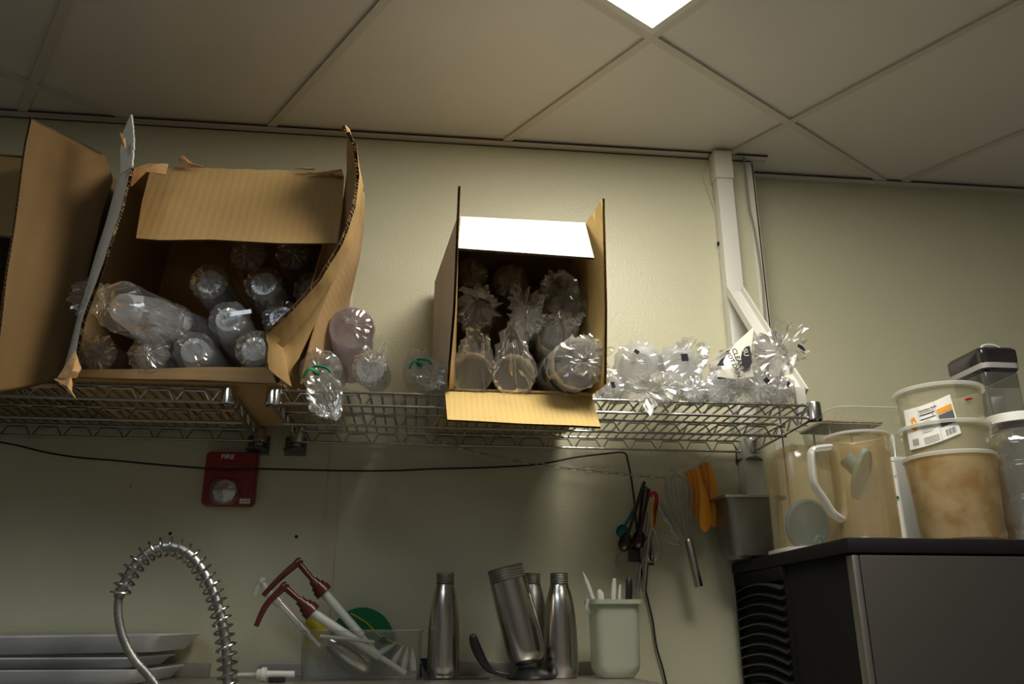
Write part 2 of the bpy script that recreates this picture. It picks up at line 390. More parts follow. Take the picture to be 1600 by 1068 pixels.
mb.tube(spline([at(1162, 243, -.015), at(1168, 300, -.012), at(1172, 330, -.012), at(1179, 360, -.012), at(1190, 430, -.012), at(1196, 500, -.012), at(1200, 560, -.012)]), .0035, 6)
tag(mb.build('thin_cable', M['gcable']), 'grey cable beside the pale corner strip', 'cable')

# white plastic channel leaning between wall and shelf
t = thing('plastic_channel', 'white plastic channel leaning from the wall down to the shelf end', 'channel', at(1150, 455, -.08))
P = [at(1148, 452, -.06), at(1198, 535, -.17), at(1247, 612, -.30)]
d = (P[2] - P[0]).normalized(); sd = V((1, 0, .0)) ; sd = (sd - d * sd.dot(d)).normalized(); nn = d.cross(sd)
mb = MB()
prof = [(-.026, -.012), (.026, -.012), (.026, .010), (.020, .010), (.020, -.006), (-.020, -.006), (-.020, .010), (-.026, .010)]
mb.loft([[P[0] + sd * x + nn * y for x, y in prof], [P[2] + sd * x + nn * y for x, y in prof]], True, True); mb.build('sloping_piece', M['pvc'], t)
q = at(1250, 612, -.30); mb = MB(); mb.box(q + V((-.014, -.006, -.088)), q + V((.012, .012, .012)), bev=.002); mb.build('upright_piece', M['pvc'], t)

# ------------------------------------------------------------------ wire shelves
ZS = 2.115; YF, YB = -.424, -.035
def bracket(x, lab):
    t = thing('wall_bracket', lab, 'shelf bracket', (x, 0, ZS))
    m = MB(); m.box((x - .045, -.004, ZS + .03), (x + .008, -.0003, ZS + .15), bev=.001); m.box((x - .03, YB, ZS + .146), (x + .02, -.002, ZS + .150))
    m.lathe([(0, .026), (.004, .026)], (x, YB, ZS + .146), (0, 0, 1), 24, True, True)
    m.build('plate', M['chromedull'], t)
    m = MB(); m.box((x - .035, -.004, ZS - .062), (x + .022, -.0003, ZS - .01), bev=.001); m.box((x - .035, YB, ZS - .052), (x + .02, -.002, ZS - .048))
    m.lathe([(0, .028), (.004, .028), (.010, .02)], (x, YB, ZS - .056), (0, 0, 1), 24, True, True)
    m.build('lower_plate', M['dark_zinc'], t, 'darker lower plate')
    m = MB(); m.tube([(x, YB, ZS - .048), (x, YB, ZS + .146)], .0115, 16); m.build('post', M['chromedull'], t)
    for z in (ZS + .06, ZS + .12):
        m = MB(); m.ball((x - .026, -.006, z), (.006, .004, .006), 10, 6); m.build('bolt', M['chrome'], t)
def wire_shelf(x0, x1, lab, grp):
    t = thing('wire_shelf', lab, 'shelf', ((x0 + x1) / 2, YB, ZS - .04), grp)
    ri = .0032; H = .030
    def truss(P0, P1, nz, name, l=None, inv=False):
        m = MB(); P0, P1 = V(P0), V(P1); L = (P1 - P0).length; d = (P1 - P0) / L
        m.tube([P0, P1], ri, 8); lo = V((0, 0, -H)); m.tube([P0 + lo, P1 + lo], ri * 1.1, 8)
        n = max(2, round(L / .078)); w = L / n; pts = []
        for i in range(n):
            for (f, h) in ((0, -.006), (.30, -.006), (.47, -H + .002), (.56, -H + .002), (.73, -.006)) if not inv else ((0, -H + .002), (.2, -H + .002), (.5, -.004), (.7, -.004)):
                pts.append(P0 + d * (w * (i + f)) + V((0, 0, h)))
        pts.append(P1 + V((0, 0, -.006)))
        m.tube(pts, .0022, 6); return m.build(name, M['chrome'], t)
    truss((x0, YF, ZS), (x1, YF, ZS), 1, 'front_rail'); truss((x0, (YF + YB) / 2 - .03, ZS - .006), (x1, (YF + YB) / 2 - .03, ZS - .006), 1, 'middle_rail')
    truss((x0, YB, ZS), (x1, YB, ZS), 1, 'rear_rail')
    truss((x0, YF, ZS), (x0, YB, ZS), 1, 'end_rail', inv=True); truss((x1, YF, ZS), (x1, YB, ZS), 1, 'end_rail', inv=True)
    m = MB(); n = int((x1 - x0) / .0262)
    for i in range(1, n):
        x = x0 + (x1 - x0) * i / n; m.tube([(x, YF, ZS + .003), (x, YB, ZS + .003)], .0028, 6)
    m.build('wire_deck', M['chrome'], t)
    for x in (x0, x1):
        for y in (YF, YB):
            m = MB(); m.lathe([(0, .0165), (.0015, .018), (.040, .0165), (.043, .0155), (.043, .0118), (.0, .0118)], (x, y, ZS - .036), (0, 0, 1), 24)
            m.build('corner_collar', M['collar'], t)
XS0, XS1 = -.333, .925
wire_shelf(XS0, XS1, 'chrome wire shelf on the right holding the white-flapped box', 'wire shelves along the wall')
wire_shelf(-1.66, -.430, 'chrome wire shelf on the left holding the large brown box', 'wire shelves along the wall')
bracket(XS1 - .002, 'zinc wall bracket with post at the right end of the shelf')
bracket(XS0, 'zinc wall bracket under the left end of the right shelf'); bracket(-.430, 'zinc wall bracket under the right end of the left shelf')

# ------------------------------------------------------------------ cardboard
def lerp(a, b, t): return a + (b - a) * t
def patch(G, u, v):                                # bilinear patch through a grid of control points G[row][col]
    nr, nc = len(G) - 1, len(G[0]) - 1
    a = min(u * nr, nr - 1e-9); b = min(v * nc, nc - 1e-9); i, j = int(a), int(b); a -= i; b -= j
    return lerp(lerp(G[i][j], G[i][j + 1], b), lerp(G[i + 1][j], G[i + 1][j + 1], b), a)
def panel(G, parent, name, m_in, m_out=None, th=.0045, edges='', nu=10, nv=10, wob=.0, ragged='', label=None, crease=()):
    """double liner board; edges: which sides (u0,u1,v0,v1) show flutes; m_out: the other face (+normal side)"""
    def f(u, v):
        p = patch(G, u, v)
        if wob: p = p + V((noise.noise(p * 7 + V((3, 1, 2))), noise.noise(p * 7 + V((9, 5, 2))), noise.noise(p * 7 + V((1, 7, 4))))) * wob
        for side in ragged.split():
            k = {'u0': 1 - u, 'u1': u, 'v0': 1 - v, 'v1': v}[side]
            if k > .97:
                w = v if side[0] == 'u' else u
                d = (patch(G, .5, .5) - p).normalized(); p = p + d * (.010 * abs(noise.noise(V((w * 23, 2.2, 0)))) + .005 * abs(noise.noise(V((w * 60, 5, 0)))))
        return p
    def nrm(u, v):
        e = 1e-3; a = patch(G, min(u + e, 1), v) - patch(G, max(u - e, 0), v); b = patch(G, u, min(v + e, 1)) - patch(G, u, max(v - e, 0))
        n = a.cross(b); return n.normalized() if n.length > 1e-12 else V((0, 0, 1))
    if ragged: nu, nv = max(nu, 34), max(nv, 34)
    us = sorted(set([i / nu for i in range(nu + 1)])); vs_ = [i / nv for i in range(nv + 1)]
    o1 = None
    for sgn, mm in ((-1, m_in), (1, m_out or m_in)):
        m = MB(); rows = [[f(u, v) + nrm(u, v) * (th / 2 * sgn) for v in vs_] for u in us]
        m.loft(rows, closed=False)
        rows2 = [[p - nrm(u, v) * (.0004 * sgn) for p, v in zip(r, vs_)] for r, u in zip(rows, us)]
        if sgn < 0 or m_out is None:
            if o1 is None: base = m; base_sides = None
            else: base.add(m.v, m.f)
            o1 = True
        else: outer = m
    # side strips on plain edges
    for side in ('u0', 'u1', 'v0', 'v1'):
        if side in edges: continue
        rr = []
        for k in range(max(nu, nv) + 1):
            w = k / max(nu, nv); u, v = {'u0': (0, w), 'u1': (1, w), 'v0': (w, 0), 'v1': (w, 1)}[side]
            p = f(u, v); n = nrm(u, v); rr.append([p - n * th / 2, p + n * th / 2])
        base.loft(rr, closed=False)
    o = base.build(name, m_in, parent, label)
    if m_out: outer.build('outer_liner', m_out, o)
    if edges:
        m = MB()
        for side in edges.split():
            A = [f(*{'u0': (0, w), 'u1': (1, w), 'v0': (w, 0), 'v1': (w, 1)}[side]) for w in (0, .25, .5, .75, 1)]
            L = sum((A[i + 1] - A[i]).length for i in range(4)); n = int(L / .0018); rr = []
            for k in range(n + 1):
                w = k / n; u, v = {'u0': (0, w), 'u1': (1, w), 'v0': (w, 0), 'v1': (w, 1)}[side]
                du = .03; u2, v2 = {'u0': (du, w), 'u1': (1 - du, w), 'v0': (w, du), 'v1': (w, 1 - du)}[side]
                h = math.sin(k * 1.8 / 9 * 2 * math.pi * 1.15) * th * .44
                rr.append([f(u, v) + nrm(u, v) * h, f(u2, v2) + nrm(u2, v2) * h])
            m.loft(rr, closed=False)
        m.build('fluted_edge', M['flute'], o)
    return o

# ---- right box (tan inside, white awning flap on top)
def box_right():
    x0, x1 = .066, .384; x0b, x1b = .020, .388; yf, yb = -.450, -.050; z0, z1 = ZS + .0075, 2.557
    t = thing('cardboard_box', 'open cardboard box with a white top flap and yellow bottom flap', 'cardboard box', ((x0 + x1) / 2, (yf + yb) / 2, z0), 'open cardboard boxes on the shelves')
    def q(x, y, z): return V((x if y != yb else (x0b if x == x0 else x1b), y, z))
    panel([[q(x0, yb, z0), q(x0, yf, z0)], [q(x0, yb, z1), q(x0, yf, z1)]], t, 'side_panel', M['grey_board'], M['kraft'])
    panel([[q(x1, yf, z0), q(x1, yb, z0)], [q(x1, yf, z1), q(x1, yb, z1)]], t, 'side_panel', M['kraft_y'])
    panel([[q(x0, yb, z0), q(x1, yb, z0)], [q(x0, yb, z1), q(x1, yb, z1)]], t, 'back_panel', M['kraft'])
    panel([[q(x0, yf, z0), q(x1, yf, z0)], [q(x0, yb, z0), q(x1, yb, z0)]], t, 'bottom_panel', M['kraft_y'])
    panel([[q(x0, yf, z1), q(x1, yf, z1)], [q(x0, yb, z1), q(x1, yb, z1)]], t, 'top_panel', M['kraft'])
    # left flap
    fl = -.592
    panel([[q(x0, yf, z0), at(700, 606, -.47)], [q(x0, yf, lerp(z0, z1, .12)), at(702, 582, fl + .02)], [q(x0, yf, lerp(z0, z1, .4)), at(709, 482, fl)], [q(x0, yf, z1), at(718, 290, fl)]],
          t, 'side_flap', M['grey_board'], M['kraft'], edges='v1', nu=18, wob=.002, th=.006)
    panel([[at(946, 600, fl), q(x1, yf, z0)], [at(947, 480, fl), q(x1, yf, lerp(z0, z1, .45))], [at(943, 310, fl), q(x1, yf, z1)]],
          t, 'side_flap', M['kraft_y'], edges='v0', nu=16, th=.006)
    panel([[at(928, 404, -.588), at(716, 389, -.588)], [q(x1 - .004, yf, z1), q(x0 + .006, yf, z1)]], t, 'top_flap', M['kraft'], M['white_board'], edges='u0', th=.005, label='white flap tilted forward over the opening')
    panel([[at(700, 657, -.575), at(938, 668, -.575)], [at(695, 613, -.462), at(925, 619, -.462)]], t, 'bottom_flap', M['kraft_y'], edges='u0', th=.005, wob=.002, label='yellow flap hanging over the shelf edge')
box_right()

# ---- big brown box
def box_left():
    yf, yb = -.450, -.055
    TL, TR, BL, BR = at(194, 268, yf), at(536, 274, yf), at(98, 594, yf), at(440, 606, yf)
    BL.z = BR.z = ZS + .0080
    TL.z = TR.z = (TL.z + TR.z) / 2
    t = thing('cardboard_box', 'large battered brown box full of cup sleeves, flap torn on top', 'cardboard box', ((BL.x + BR.x) / 2, (yf + yb) / 2, BL.z), 'open cardboard boxes on the shelves')
    dy = V((0, yb - yf, 0))
    panel([[BL + dy, BL], [TL + dy, TL]], t, 'side_panel', M['kraft'], M['kraft_o'])
    panel([[BR, BR + dy], [TR, TR + dy]], t, 'side_panel', M['kraft'], M['kraft_o'])
    panel([[BL + dy, BR + dy], [TL + dy, TR + dy]], t, 'back_panel', M['kraft'])
    panel([[BL, BR], [BL + dy, BR + dy]], t, 'bottom_panel', M['kraft'])
    panel([[TL, TR], [TL + dy, TR + dy]], t, 'top_panel', M['kraft'])
    # lip along the bottom front
    a, b = at(118, 577, yf - .012), at(424, 573, yf - .012)
    panel([[BL + V((0, -.006, 0)), BR + V((-.01, -.006, 0))], [a, b]], t, 'front_lip', M['kraft_o'], th=.004, wob=.003)
    # top flap, creased and hanging forward
    panel([[at(213, 373, -.545), at(252, 376, -.55), at(330, 375, -.545), at(440, 381, -.548), at(527, 381, -.545)], [at(222, 318, -.50), at(262, 318, -.507), at(338, 320, -.50), at(443, 326, -.503), at(535, 326, -.498)],
           [at(236, 264, yf - .002), at(272, 262, yf - .004), at(345, 263, yf - .002), at(446, 266, yf - .004), at(538, 274, yf - .002)]],
          t, 'top_flap', M['kraft'], th=.0045, edges='u0', nu=12, nv=16, ragged='u1', label='creased brown flap with a torn upper edge')
    # right flap: tall torn tip, lower part crumpled inward
    G = [[at(418, 575, -.53), at(455, 604, -.47), BR + V((.0, -.01, .0))],
         [at(413, 520, -.58), at(440, 540, -.52), at(466, 560, yf)],
         [at(452, 484, -.60), at(480, 492, -.53), at(496, 488, yf)],
         [at(498, 438, -.61), at(518, 440, -.54), at(517, 440, yf)],
         [at(531, 380, -.62), at(545, 380, -.54), at(530, 385, yf)],
         [at(551, 322, -.62), at(560, 318, -.54), at(538, 322, yf)],
         [at(557, 275, -.63), at(566, 290, -.54), at(545, 270, yf)],
         [at(553, 222, -.64), at(559, 245, -.55), at(545, 240, yf)],
         [at(536, 194, -.645), at(545, 200, -.60), at(546, 215, -.50)]]
    panel(G, t, 'side_flap', M['kraft'], M['kraft_o'], edges='v0', nu=40, nv=14, wob=.006, ragged='v0', th=.0075, label='crumpled right flap with exposed flutes')
    # outer side skin bulging beyond the flap
    G = [[at(470, 600, -.44), at(520, 565, -.25), at(540, 548, -.10)], [at(497, 488, -.45), at(532, 480, -.28), at(545, 470, -.12)],
         [at(538, 385, -.46), at(556, 400, -.33), at(560, 400, -.22)], [at(556, 320, -.47), at(566, 338, -.40), at(568, 345, -.32)], [at(560, 285, -.50), at(567, 300, -.46), at(568, 305, -.40)]]
    panel(G, t, 'side_panel', M['kraft_o'], nu=20, nv=12, wob=.008, th=.004, label='bulging right side of the box')
    # left flap seen almost edge-on
    G = [[BL + V((-.002, -.004, 0)), at(112, 600, -.60)], [lerp(BL, TL, .27) + V((-.002, -.004, 0)), at(131, 500, -.61)], [lerp(BL, TL, .55) + V((-.002, -.004, 0)), at(164, 410, -.62)],
         [lerp(BL, TL, .8) + V((-.002, -.004, 0)), at(190, 330, -.63)], [TL + V((-.002, -.004, 0)), at(207, 262, -.64)]]
    panel(G, t, 'side_flap', M['white_board'], M['kraft'], nu=34, nv=10, wob=.003, th=.0065, edges='v1', ragged='v1', label='left flap seen almost edge-on, white papered outside')
    G = [[at(187, 272, -.60), at(207, 260, -.64)], [at(187, 236, -.60), at(210, 226, -.64)], [at(194, 206, -.60), at(209, 200, -.64)], [at(203, 184, -.60), at(206, 180, -.64)]]
    panel(G, t, 'torn_tip', M['white_board'], nu=20, nv=8, wob=.005, th=.003, ragged='v1', label='torn white tip standing up')
    for P_ in ([(90, 590), (118, 548), (127, 575), (120, 590), (108, 592)], [(84, 592), (112, 586), (112, 610), (118, 622), (100, 606)], [(187, 205), (196, 214), (197, 232), (190, 226)], [(279, 246), (286, 243), (303, 256), (320, 262), (282, 260)], [(458, 262), (495, 261), (485, 266)], [(480, 270), (520, 266), (534, 264), (536, 276), (510, 272)], [(192, 270), (215, 262), (234, 255), (262, 256), (258, 272), (238, 268), (222, 272), (206, 290)]):
        Y_ = -.65 if P_[0][0] < 191 else -.47
        if P_[0] == (192, 270): Y_ = -.56
        mb = MB(); c_ = V((sum(p[0] for p in P_) / len(P_), sum(p[1] for p in P_) / len(P_), 0))
        q_ = []
        for i, p in enumerate(P_):
            n2 = P_[(i + 1) % len(P_)]
            for k in range(3): x_, y_ = lerp(p[0], n2[0], k / 3), lerp(p[1], n2[1], k / 3); q_.append(at(x_ + random.uniform(-1, 1), y_ + random.uniform(-1, 1), Y_ + random.uniform(-.004, .004)))
        cc = at(c_.x, c_.y, Y_ - .008); n_ = len(q_)
        mb.add(q_ + [cc] + [p + V((0, .0015, 0)) for p in q_] + [cc + V((0, .0015, 0))], [(i, (i + 1) % n_, n_) for i in range(n_)] + [((i + 1) % n_ + n_ + 1, i + n_ + 1, 2 * n_ + 1) for i in range(n_)] + [(i, i + n_ + 1, (i + 1) % n_ + n_ + 1, (i + 1) % n_) for i in range(n_)])
        mb.build('torn_scrap', M['torn'], t, 'torn brown paper scrap')
box_left()

# ---- box at the picture's left edge
def box_edge():
    yf, yb = -.450, -.055
    TR = at(166, 250, yf); BR = at(98, 592, yf); TR.x -= .01
    BR.z = ZS + .0080; BR.x = at(104, 592, yf).x - .02; w = .40
    TL = TR - V((w, 0, 0)); BL = BR - V((w, 0, 0)); dy = V((0, yb - yf, 0))
    t = thing('cardboard_box', 'cardboard box cut by the left picture edge, tall side flap open', 'cardboard box', ((BL.x + BR.x) / 2, -.25, BR.z), 'open cardboard boxes on the shelves')
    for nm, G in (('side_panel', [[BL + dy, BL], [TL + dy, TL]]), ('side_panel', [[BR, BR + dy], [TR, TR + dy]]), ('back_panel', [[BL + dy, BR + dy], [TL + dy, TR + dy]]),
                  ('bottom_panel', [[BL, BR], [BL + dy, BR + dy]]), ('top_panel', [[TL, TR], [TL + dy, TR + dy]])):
        panel(G, t, nm, M['kraft_shade'])
    G = [[at(-18, 620, -.66), at(40, 606, -.56), at(96, 590, yf - .004)], [at(-8, 560, -.67), at(50, 570, -.56), at(108, 545, yf - .004)], [at(8, 440, -.68), at(80, 440, -.57), at(136, 430, yf - .004)],
         [at(24, 330, -.68), at(95, 330, -.57), at(158, 330, yf - .004)], [at(40, 222, -.69), at(108, 255, -.58), at(176, 282, yf - .004)], [at(48, 184, -.69), at(106, 214, -.58), at(163, 244, yf - .004)]]
    panel(G, t, 'side_flap', M['kraft_shade'], edges='v0', nu=24, nv=12, wob=.003, th=.0055, label='tall brown flap with faint creases')
    panel([[at(-190, 350, -.60), at(22, 371, -.60)], [TL + V((0, -.004, 0)), at(44, 249, yf - .02)]], t, 'top_flap', M['kraft_shade'], M['white_board'], edges='u0', th=.0045, label='white printed top flap')
    p0, p1 = at(-180, 605, -.47), at(88, 602, -.47)
    panel([[p0 + V((0, -.02, -.008)), p1 + V((0, -.02, -.008))], [p0, p1]], t, 'front_lip', M['kraft_o'], th=.006)
box_edge()

# ------------------------------------------------------------------ cup sleeves
def rnd(p, s, o=0): return noise.noise(V(p) * s + V((o, o * 1.7, o * .3)))
def cup_stack(r, L, first, f, ax, seed, rb=.72, cup_h=.105):
    """nested cups; ax points at the viewer; f is the centre of the front end"""
    m = MB(); pr = []
    if first == 'bottom':
        pr = [(-.004, 0.0001), (-.004, r * rb * .55), (0, r * rb * .62), (0, r * rb * .93), (-.003, r * rb)]
        h = -.003; n = 10
        for i in range(1, 8): pr.append((-cup_h * i / 8, r * (rb + (1 - rb) * i / 8)))
        s = -cup_h
        pr.append((s, r))
    else:
        pr = [(-cup_h * .9, .0001), (-cup_h * .9, r * rb), (-.006, r * .97), (0, r * .97), (.002, r * 1.0), (-.002, r * 1.03), (-.005, r * 1.0)]
        s = -.008
    while s > -L:
        pr += [(s, r * .965), (s - .003, r * .965), (s - .0045, r * 1.0), (s - .007, r * 1.0)]; s -= .0085
    pr += [(-L, r * .96), (-L - .002, .0001)]
    m.lathe(pr, f, ax, 28); return m
def film(r, L, f, ax, seed, style, tail=(0, 0, -1), tl=.07, amp=1., front=.02, off=(0, 0), tw=1., seg=46, ex=1.045, split=False):
    """crinkled bag around a stack"""
    ax = V(ax).normalized(); f = V(f); ux = V((0, 0, 1)).cross(ax).normalized(); uy = ax.cross(ux); tail = V(tail)
    pr = []
    n = max(6, int(L / .022))
    for i in range(n + 1): pr.append((-L + (L) * i / n, r * ex, 0.0, .0016))
    if style == 'tied':
        pr += [(.004, r * 1.0, 0, .003), (.010, r * .80, .15, .003), (.016, r * .55, .35, .003), (front + .004, r * .25, .8, .002), (front + .010, r * .12, 1, .001), (front + .016, r * .20, 1, .002)]
        k = 7 if tw == 1. else 13
        for i in range(1, k + 1): pr.append((front + .016 + tl * i / k, r * (.20 + .50 * math.sin(min(1, i / k * 1.15) * math.pi * .62)) if tw == 1. else r * (.12 + .44 * tw * math.sin(math.pi * (i / k) ** .85)), 1, .006 if tw == 1. else .0042))
    elif style == 'flat':
        pr += [(.003, r * .99, 0, .002), (.006, r * .82, 0, .003), (.009, r * .6, 0, .0035), (.010, r * .38, 0, .003), (.012, r * .16, 0, .002), (.016, r * .05, 0, .001), (.026, r * .10, .3, .003), (.036, r * .22, .6, .004)]
    elif style == 'open':
        pr += [(.004, r * 1.02, 0, .003), (.012, r * .98, .1, .004)]
        k = 6
        for i in range(1, k + 1): pr.append((.012 + tl * i / k, r * (.98 - .62 * i / k + .12 * (i % 2)), .2 + .8 * i / k, .0055))
    m = MB(); rings = []; random.seed(seed)
    ph = [random.uniform(0, 6.28) for _ in range(6)]
    for (s, rr, g, a) in pr:
        ring = []
        for k in range(seg):
            th = 2 * math.pi * k / seg
            base = V((math.cos(th), math.sin(th), 0))
            q = base * 2.2 + V((seed * 3.1, s * 26, seed))
            c = (abs(noise.noise(q * 1.3)) - .25) * 2.2 + noise.noise(q * 3.1) * 1.1
            rad = ((.32 - abs(noise.noise(base * 2.6 + V((seed * 1.7, 0, s * 6))))) * 2.6 + (.30 - abs(noise.noise(base * 5.5 + V((0, seed * 2.1, s * 12))))) * 1.8) * (1.0 if s > .002 else .45)
            R2 = max(.0008, rr + (c * a * 1.25 + rad * a * 1.3) * amp)
            p = f + ax * (s + (c * a * .8 * amp if s > .003 else 0)) + ux * (math.cos(th) * R2 + off[0] * (max(0, s) / .02 if s > 0 else 0) * 0) + uy * math.sin(th) * R2
            if s > 0 and style != 'open':
                w = min(1, s / .018); p += (ux * off[0] + uy * off[1]) * w
            if s > front and style == 'tied':
                d = s - front; p += (tail - ax) * d * min(1, d / .02)
            if style == 'open' and s > .012:
                d = s - .012; p += (tail - ax * .6) * d * min(1, d / .03)
            ring.append(p)
        rings.append(ring)
    if split:
        i = [k for k, q in enumerate(pr) if q[0] <= 0][-1]; m2 = MB(); m.loft(rings[i:]); m2.loft(rings[:i + 1]); return m, m2
    m.loft(rings); return m
NEXT = [0]
def sleeve(label, px, py, Y, r, back, L=.30, first='bottom', style='flat', tie=None, sq=None, mcup='cup', mfilm='film', tail=(0, 0, -1), tl=.07, rb=.72, front=.02,
           name='cup_sleeve', off=(0, 0), amp=1., grp='bagged sleeves of plastic cups', cat='cups', ex=1.045, f=None, cup_h=.105, tape=None, tw=1.):
    NEXT[0] += 1; sd = NEXT[0]
    f = f or at(px, py, Y); back = V(back); ax = (f - back).normalized()
    t = thing(name, label, cat, f - ax * L / 2 - V((0, 0, r)), grp)
    cup_stack(r, L, first, f, ax, sd, rb, cup_h).build('cup_stack', M[mcup], t, ang=30)
    if mfilm == 'print':
        e_, w_ = film(r, L, f, ax, sd, style, tail, tl, amp, front, off, tw, ex=ex, split=True)
        e_.build('bag_end', M['film'], t, 'clear crinkled end', flat=True, tri=True); w_.build('bag', M['print'], t, 'white printed wrap', ang=50)
    else: film(r, L, f, ax, sd, style, tail, tl, amp, front, off, tw, ex=ex).build('bag', M[mfilm], t, flat=True, tri=True)
    ux = V((0, 0, 1)).cross(ax).normalized(); uy = ax.cross(ux)
    if tie:
        c = f + ax * (front + .012) + ux * off[0] + uy * off[1]; m = MB(); pts = [c + ux * (r * .28 * math.cos(a)) + uy * (r * .22 * math.sin(a)) + ax * .002 * math.sin(3 * a) for a in [i * 6.283 / 14 for i in range(15)]]
        pts = [c - ux * r * .75 - uy * r * .45 + ax * .004, c - ux * r * .45 + uy * r * .02 + ax * .010] + pts[5:12:2][::-1] + [c + ux * r * .4 + uy * r * .1 + ax * .01, c + ux * r * .62 - uy * r * .12 + ax * .008]
        m.tube(spline(pts, 4), .0026, 6, flat=1.6); m.build('twist_tie', M['green'], t, 'green twist tie')
    if sq:
        x, y, w, h, a = sq; Yq = f.y - .03; c = at(x, y, Yq); k = mpp(c); m = MB()
        q = [c + V(((dx * math.cos(a) - dy * math.sin(a)) * k, 0, (dx * math.sin(a) + dy * math.cos(a)) * k)) for dx, dy in ((-w / 2, -h / 2), (w / 2, -h / 2), (w / 2, h / 2), (-w / 2, h / 2))]
        m.prism(q, (0, .0012, 0)); m.build('black_mark', M['ink2'], t, 'small black printed square')
    return t, f, ax, ux, uy, r

# --- inside the big brown box
BK = -.12
def B(px, py, Y=BK): return at(px, py, Y)
rc = .0415
def inside(px, py, Y, lab, **k):
    f = at(px, py, Y); return sleeve(lab, px, py, Y, k.pop('r', rc), f + V((k.pop('dx', 0), .30, k.pop('dz', 0))), L=k.pop('L', .28), mcup=k.pop('mcup', 'cupd'), tl=.03, **k)
f0 = at(190, 480, -.56)
sleeve('big clear cup sleeve jutting out of the brown box at lower left', 190, 480, -.56, .050, f0 + V((.085, .26, .03)), L=.30, rb=.62, mcup='cupd', style='tied', tail=(-.9, -.1, .2), tl=.03, front=.010, off=(-.034, .012), amp=1.0, ex=1.06)
inside(327, 440, -.42, 'cup sleeve in the brown box right of the big jutting one, top row', dx=.01)
inside(412, 443, -.42, 'cup sleeve in the brown box, top row under the flap, second from right')
inside(270, 502, -.44, 'cup sleeve in the brown box between the jutting one and the middle one')
inside(357, 499, -.455, 'cup sleeve with a pale strip of tape, middle of the brown box', amp=1.3)
inside(303, 547, -.455, 'cup sleeve on the floor of the brown box, third from left')
inside(232, 553, -.46, 'cup sleeve on the floor of the brown box, second from left', mcup='cup', amp=1.4)
inside(398, 545, -.455, 'cup sleeve on the box floor beside the crumpled right flap')
inside(388, 398, -.30, 'shadowed cup sleeve high at the back under the brown flap, left one', mcup='cup')
inside(458, 396, -.30, 'shadowed cup sleeve high at the back under the brown flap, right one', mcup='cup')
inside(487, 452, -.36, 'cup sleeve half hidden behind the right flap of the brown box', mcup='cupd')
inside(440, 496, -.38, 'cup sleeve with bunched film left of the torn flap edge', mcup='cup', amp=1.8)
inside(150, 553, -.44, 'shadowed cup sleeve in the lower left corner of the brown box', mcup='cup', amp=1.8)
# tape on the middle one
_t = [o for o in bpy.data.objects if o.get('label', '').startswith('cup sleeve with a pale strip')][0]
m = MB(); c = at(368, 489, -.475); a = R(12); k = mpp(c)
m.prism([c + V(((dx * math.cos(a) - dy * math.sin(a)) * k, 0, (dx * math.sin(a) + dy * math.cos(a)) * k)) for dx, dy in ((-22, -4), (24, -4), (24, 3), (-22, 4))], (0, .001, 0)); m.build('tape', M['filmd'], _t, 'strip of clear tape')

# --- on the shelf between the boxes
G2 = 'bagged sleeves of plastic cups'
sleeve('lilac tinted tub stack in film raised above its neighbours between the boxes', 550, 512, -.37, .0515, at(548, 575, -.075), L=.27, first='rim', style='flat', mcup='lilac', rb=.8, name='tub_sleeve', cat='tubs', amp=.9, cup_h=.06)
sleeve('clear bag with green tie and long bunched tail drooping over the shelf edge', 500, 576, -.44, .043, at(520, 588, -.12), L=.27, style='tied', tie=1, tail=(.30, -.12, -1.05), tl=.085, front=.016, mcup='cup', amp=1.3, tw=1.6, off=(0, -.004))
sleeve('clear cup sleeve between the two green-tied ones, rim ring showing', 578, 576, -.42, .038, at(590, 592, -.1), L=.28, style='tied', tail=(.1, 0, 1), tl=.02, front=.010, off=(.008, .016), mcup='cupd', amp=1.2, rb=.86)
sleeve('clear bag with green tie beside the left side of the white-flapped box', 655, 574, -.41, .036, at(652, 592, -.12), L=.26, style='tied', tie=1, tail=(.55, -.2, -.75), tl=.055, front=.014, tw=1.5, off=(.004, .010), mcup='cup', amp=1.5)

# --- inside the right box
sleeve('open-ended cup sleeve at the lower left of the white-flapped box', 737, 583, -.46, .046, at(742, 588, -.12), L=.28, first='rim', style='open', mcup='cupb', mfilm='film', tail=(.15, -.05, 1.0), tl=.080, amp=.95)
sleeve('open-ended cup sleeve lower centre of the white-flapped box, dark inside', 803, 586, -.465, .0465, at(795, 590, -.12), L=.28, first='rim', style='open', mcup='cupb', mfilm='film', tail=(-.05, -.05, 1.1), tl=.090, amp=.95)
def wrapped_text(S, txts, size, th0, s0, flip=1, m='ink', spacing=1.3, rs=1.12, along=True):
    """letters wrapped on a sleeve: th0 angle about the axis, s0 distance behind the front"""
    t, f, ax, ux, uy, r = S; R_ = r * rs + .002
    for i, tx in enumerate(txts):
        def place(u, v, i=i):
            if along: s = s0 - u * flip; th = th0 + (v - i * size * spacing) / R_
            else: s = s0 - (v - i * size * spacing); th = th0 + u * flip / R_
            return f - ax * s + ux * math.cos(th) * R_ + uy * math.sin(th) * R_
        text_mesh(tx, size, place).build('printing', M[m], t)
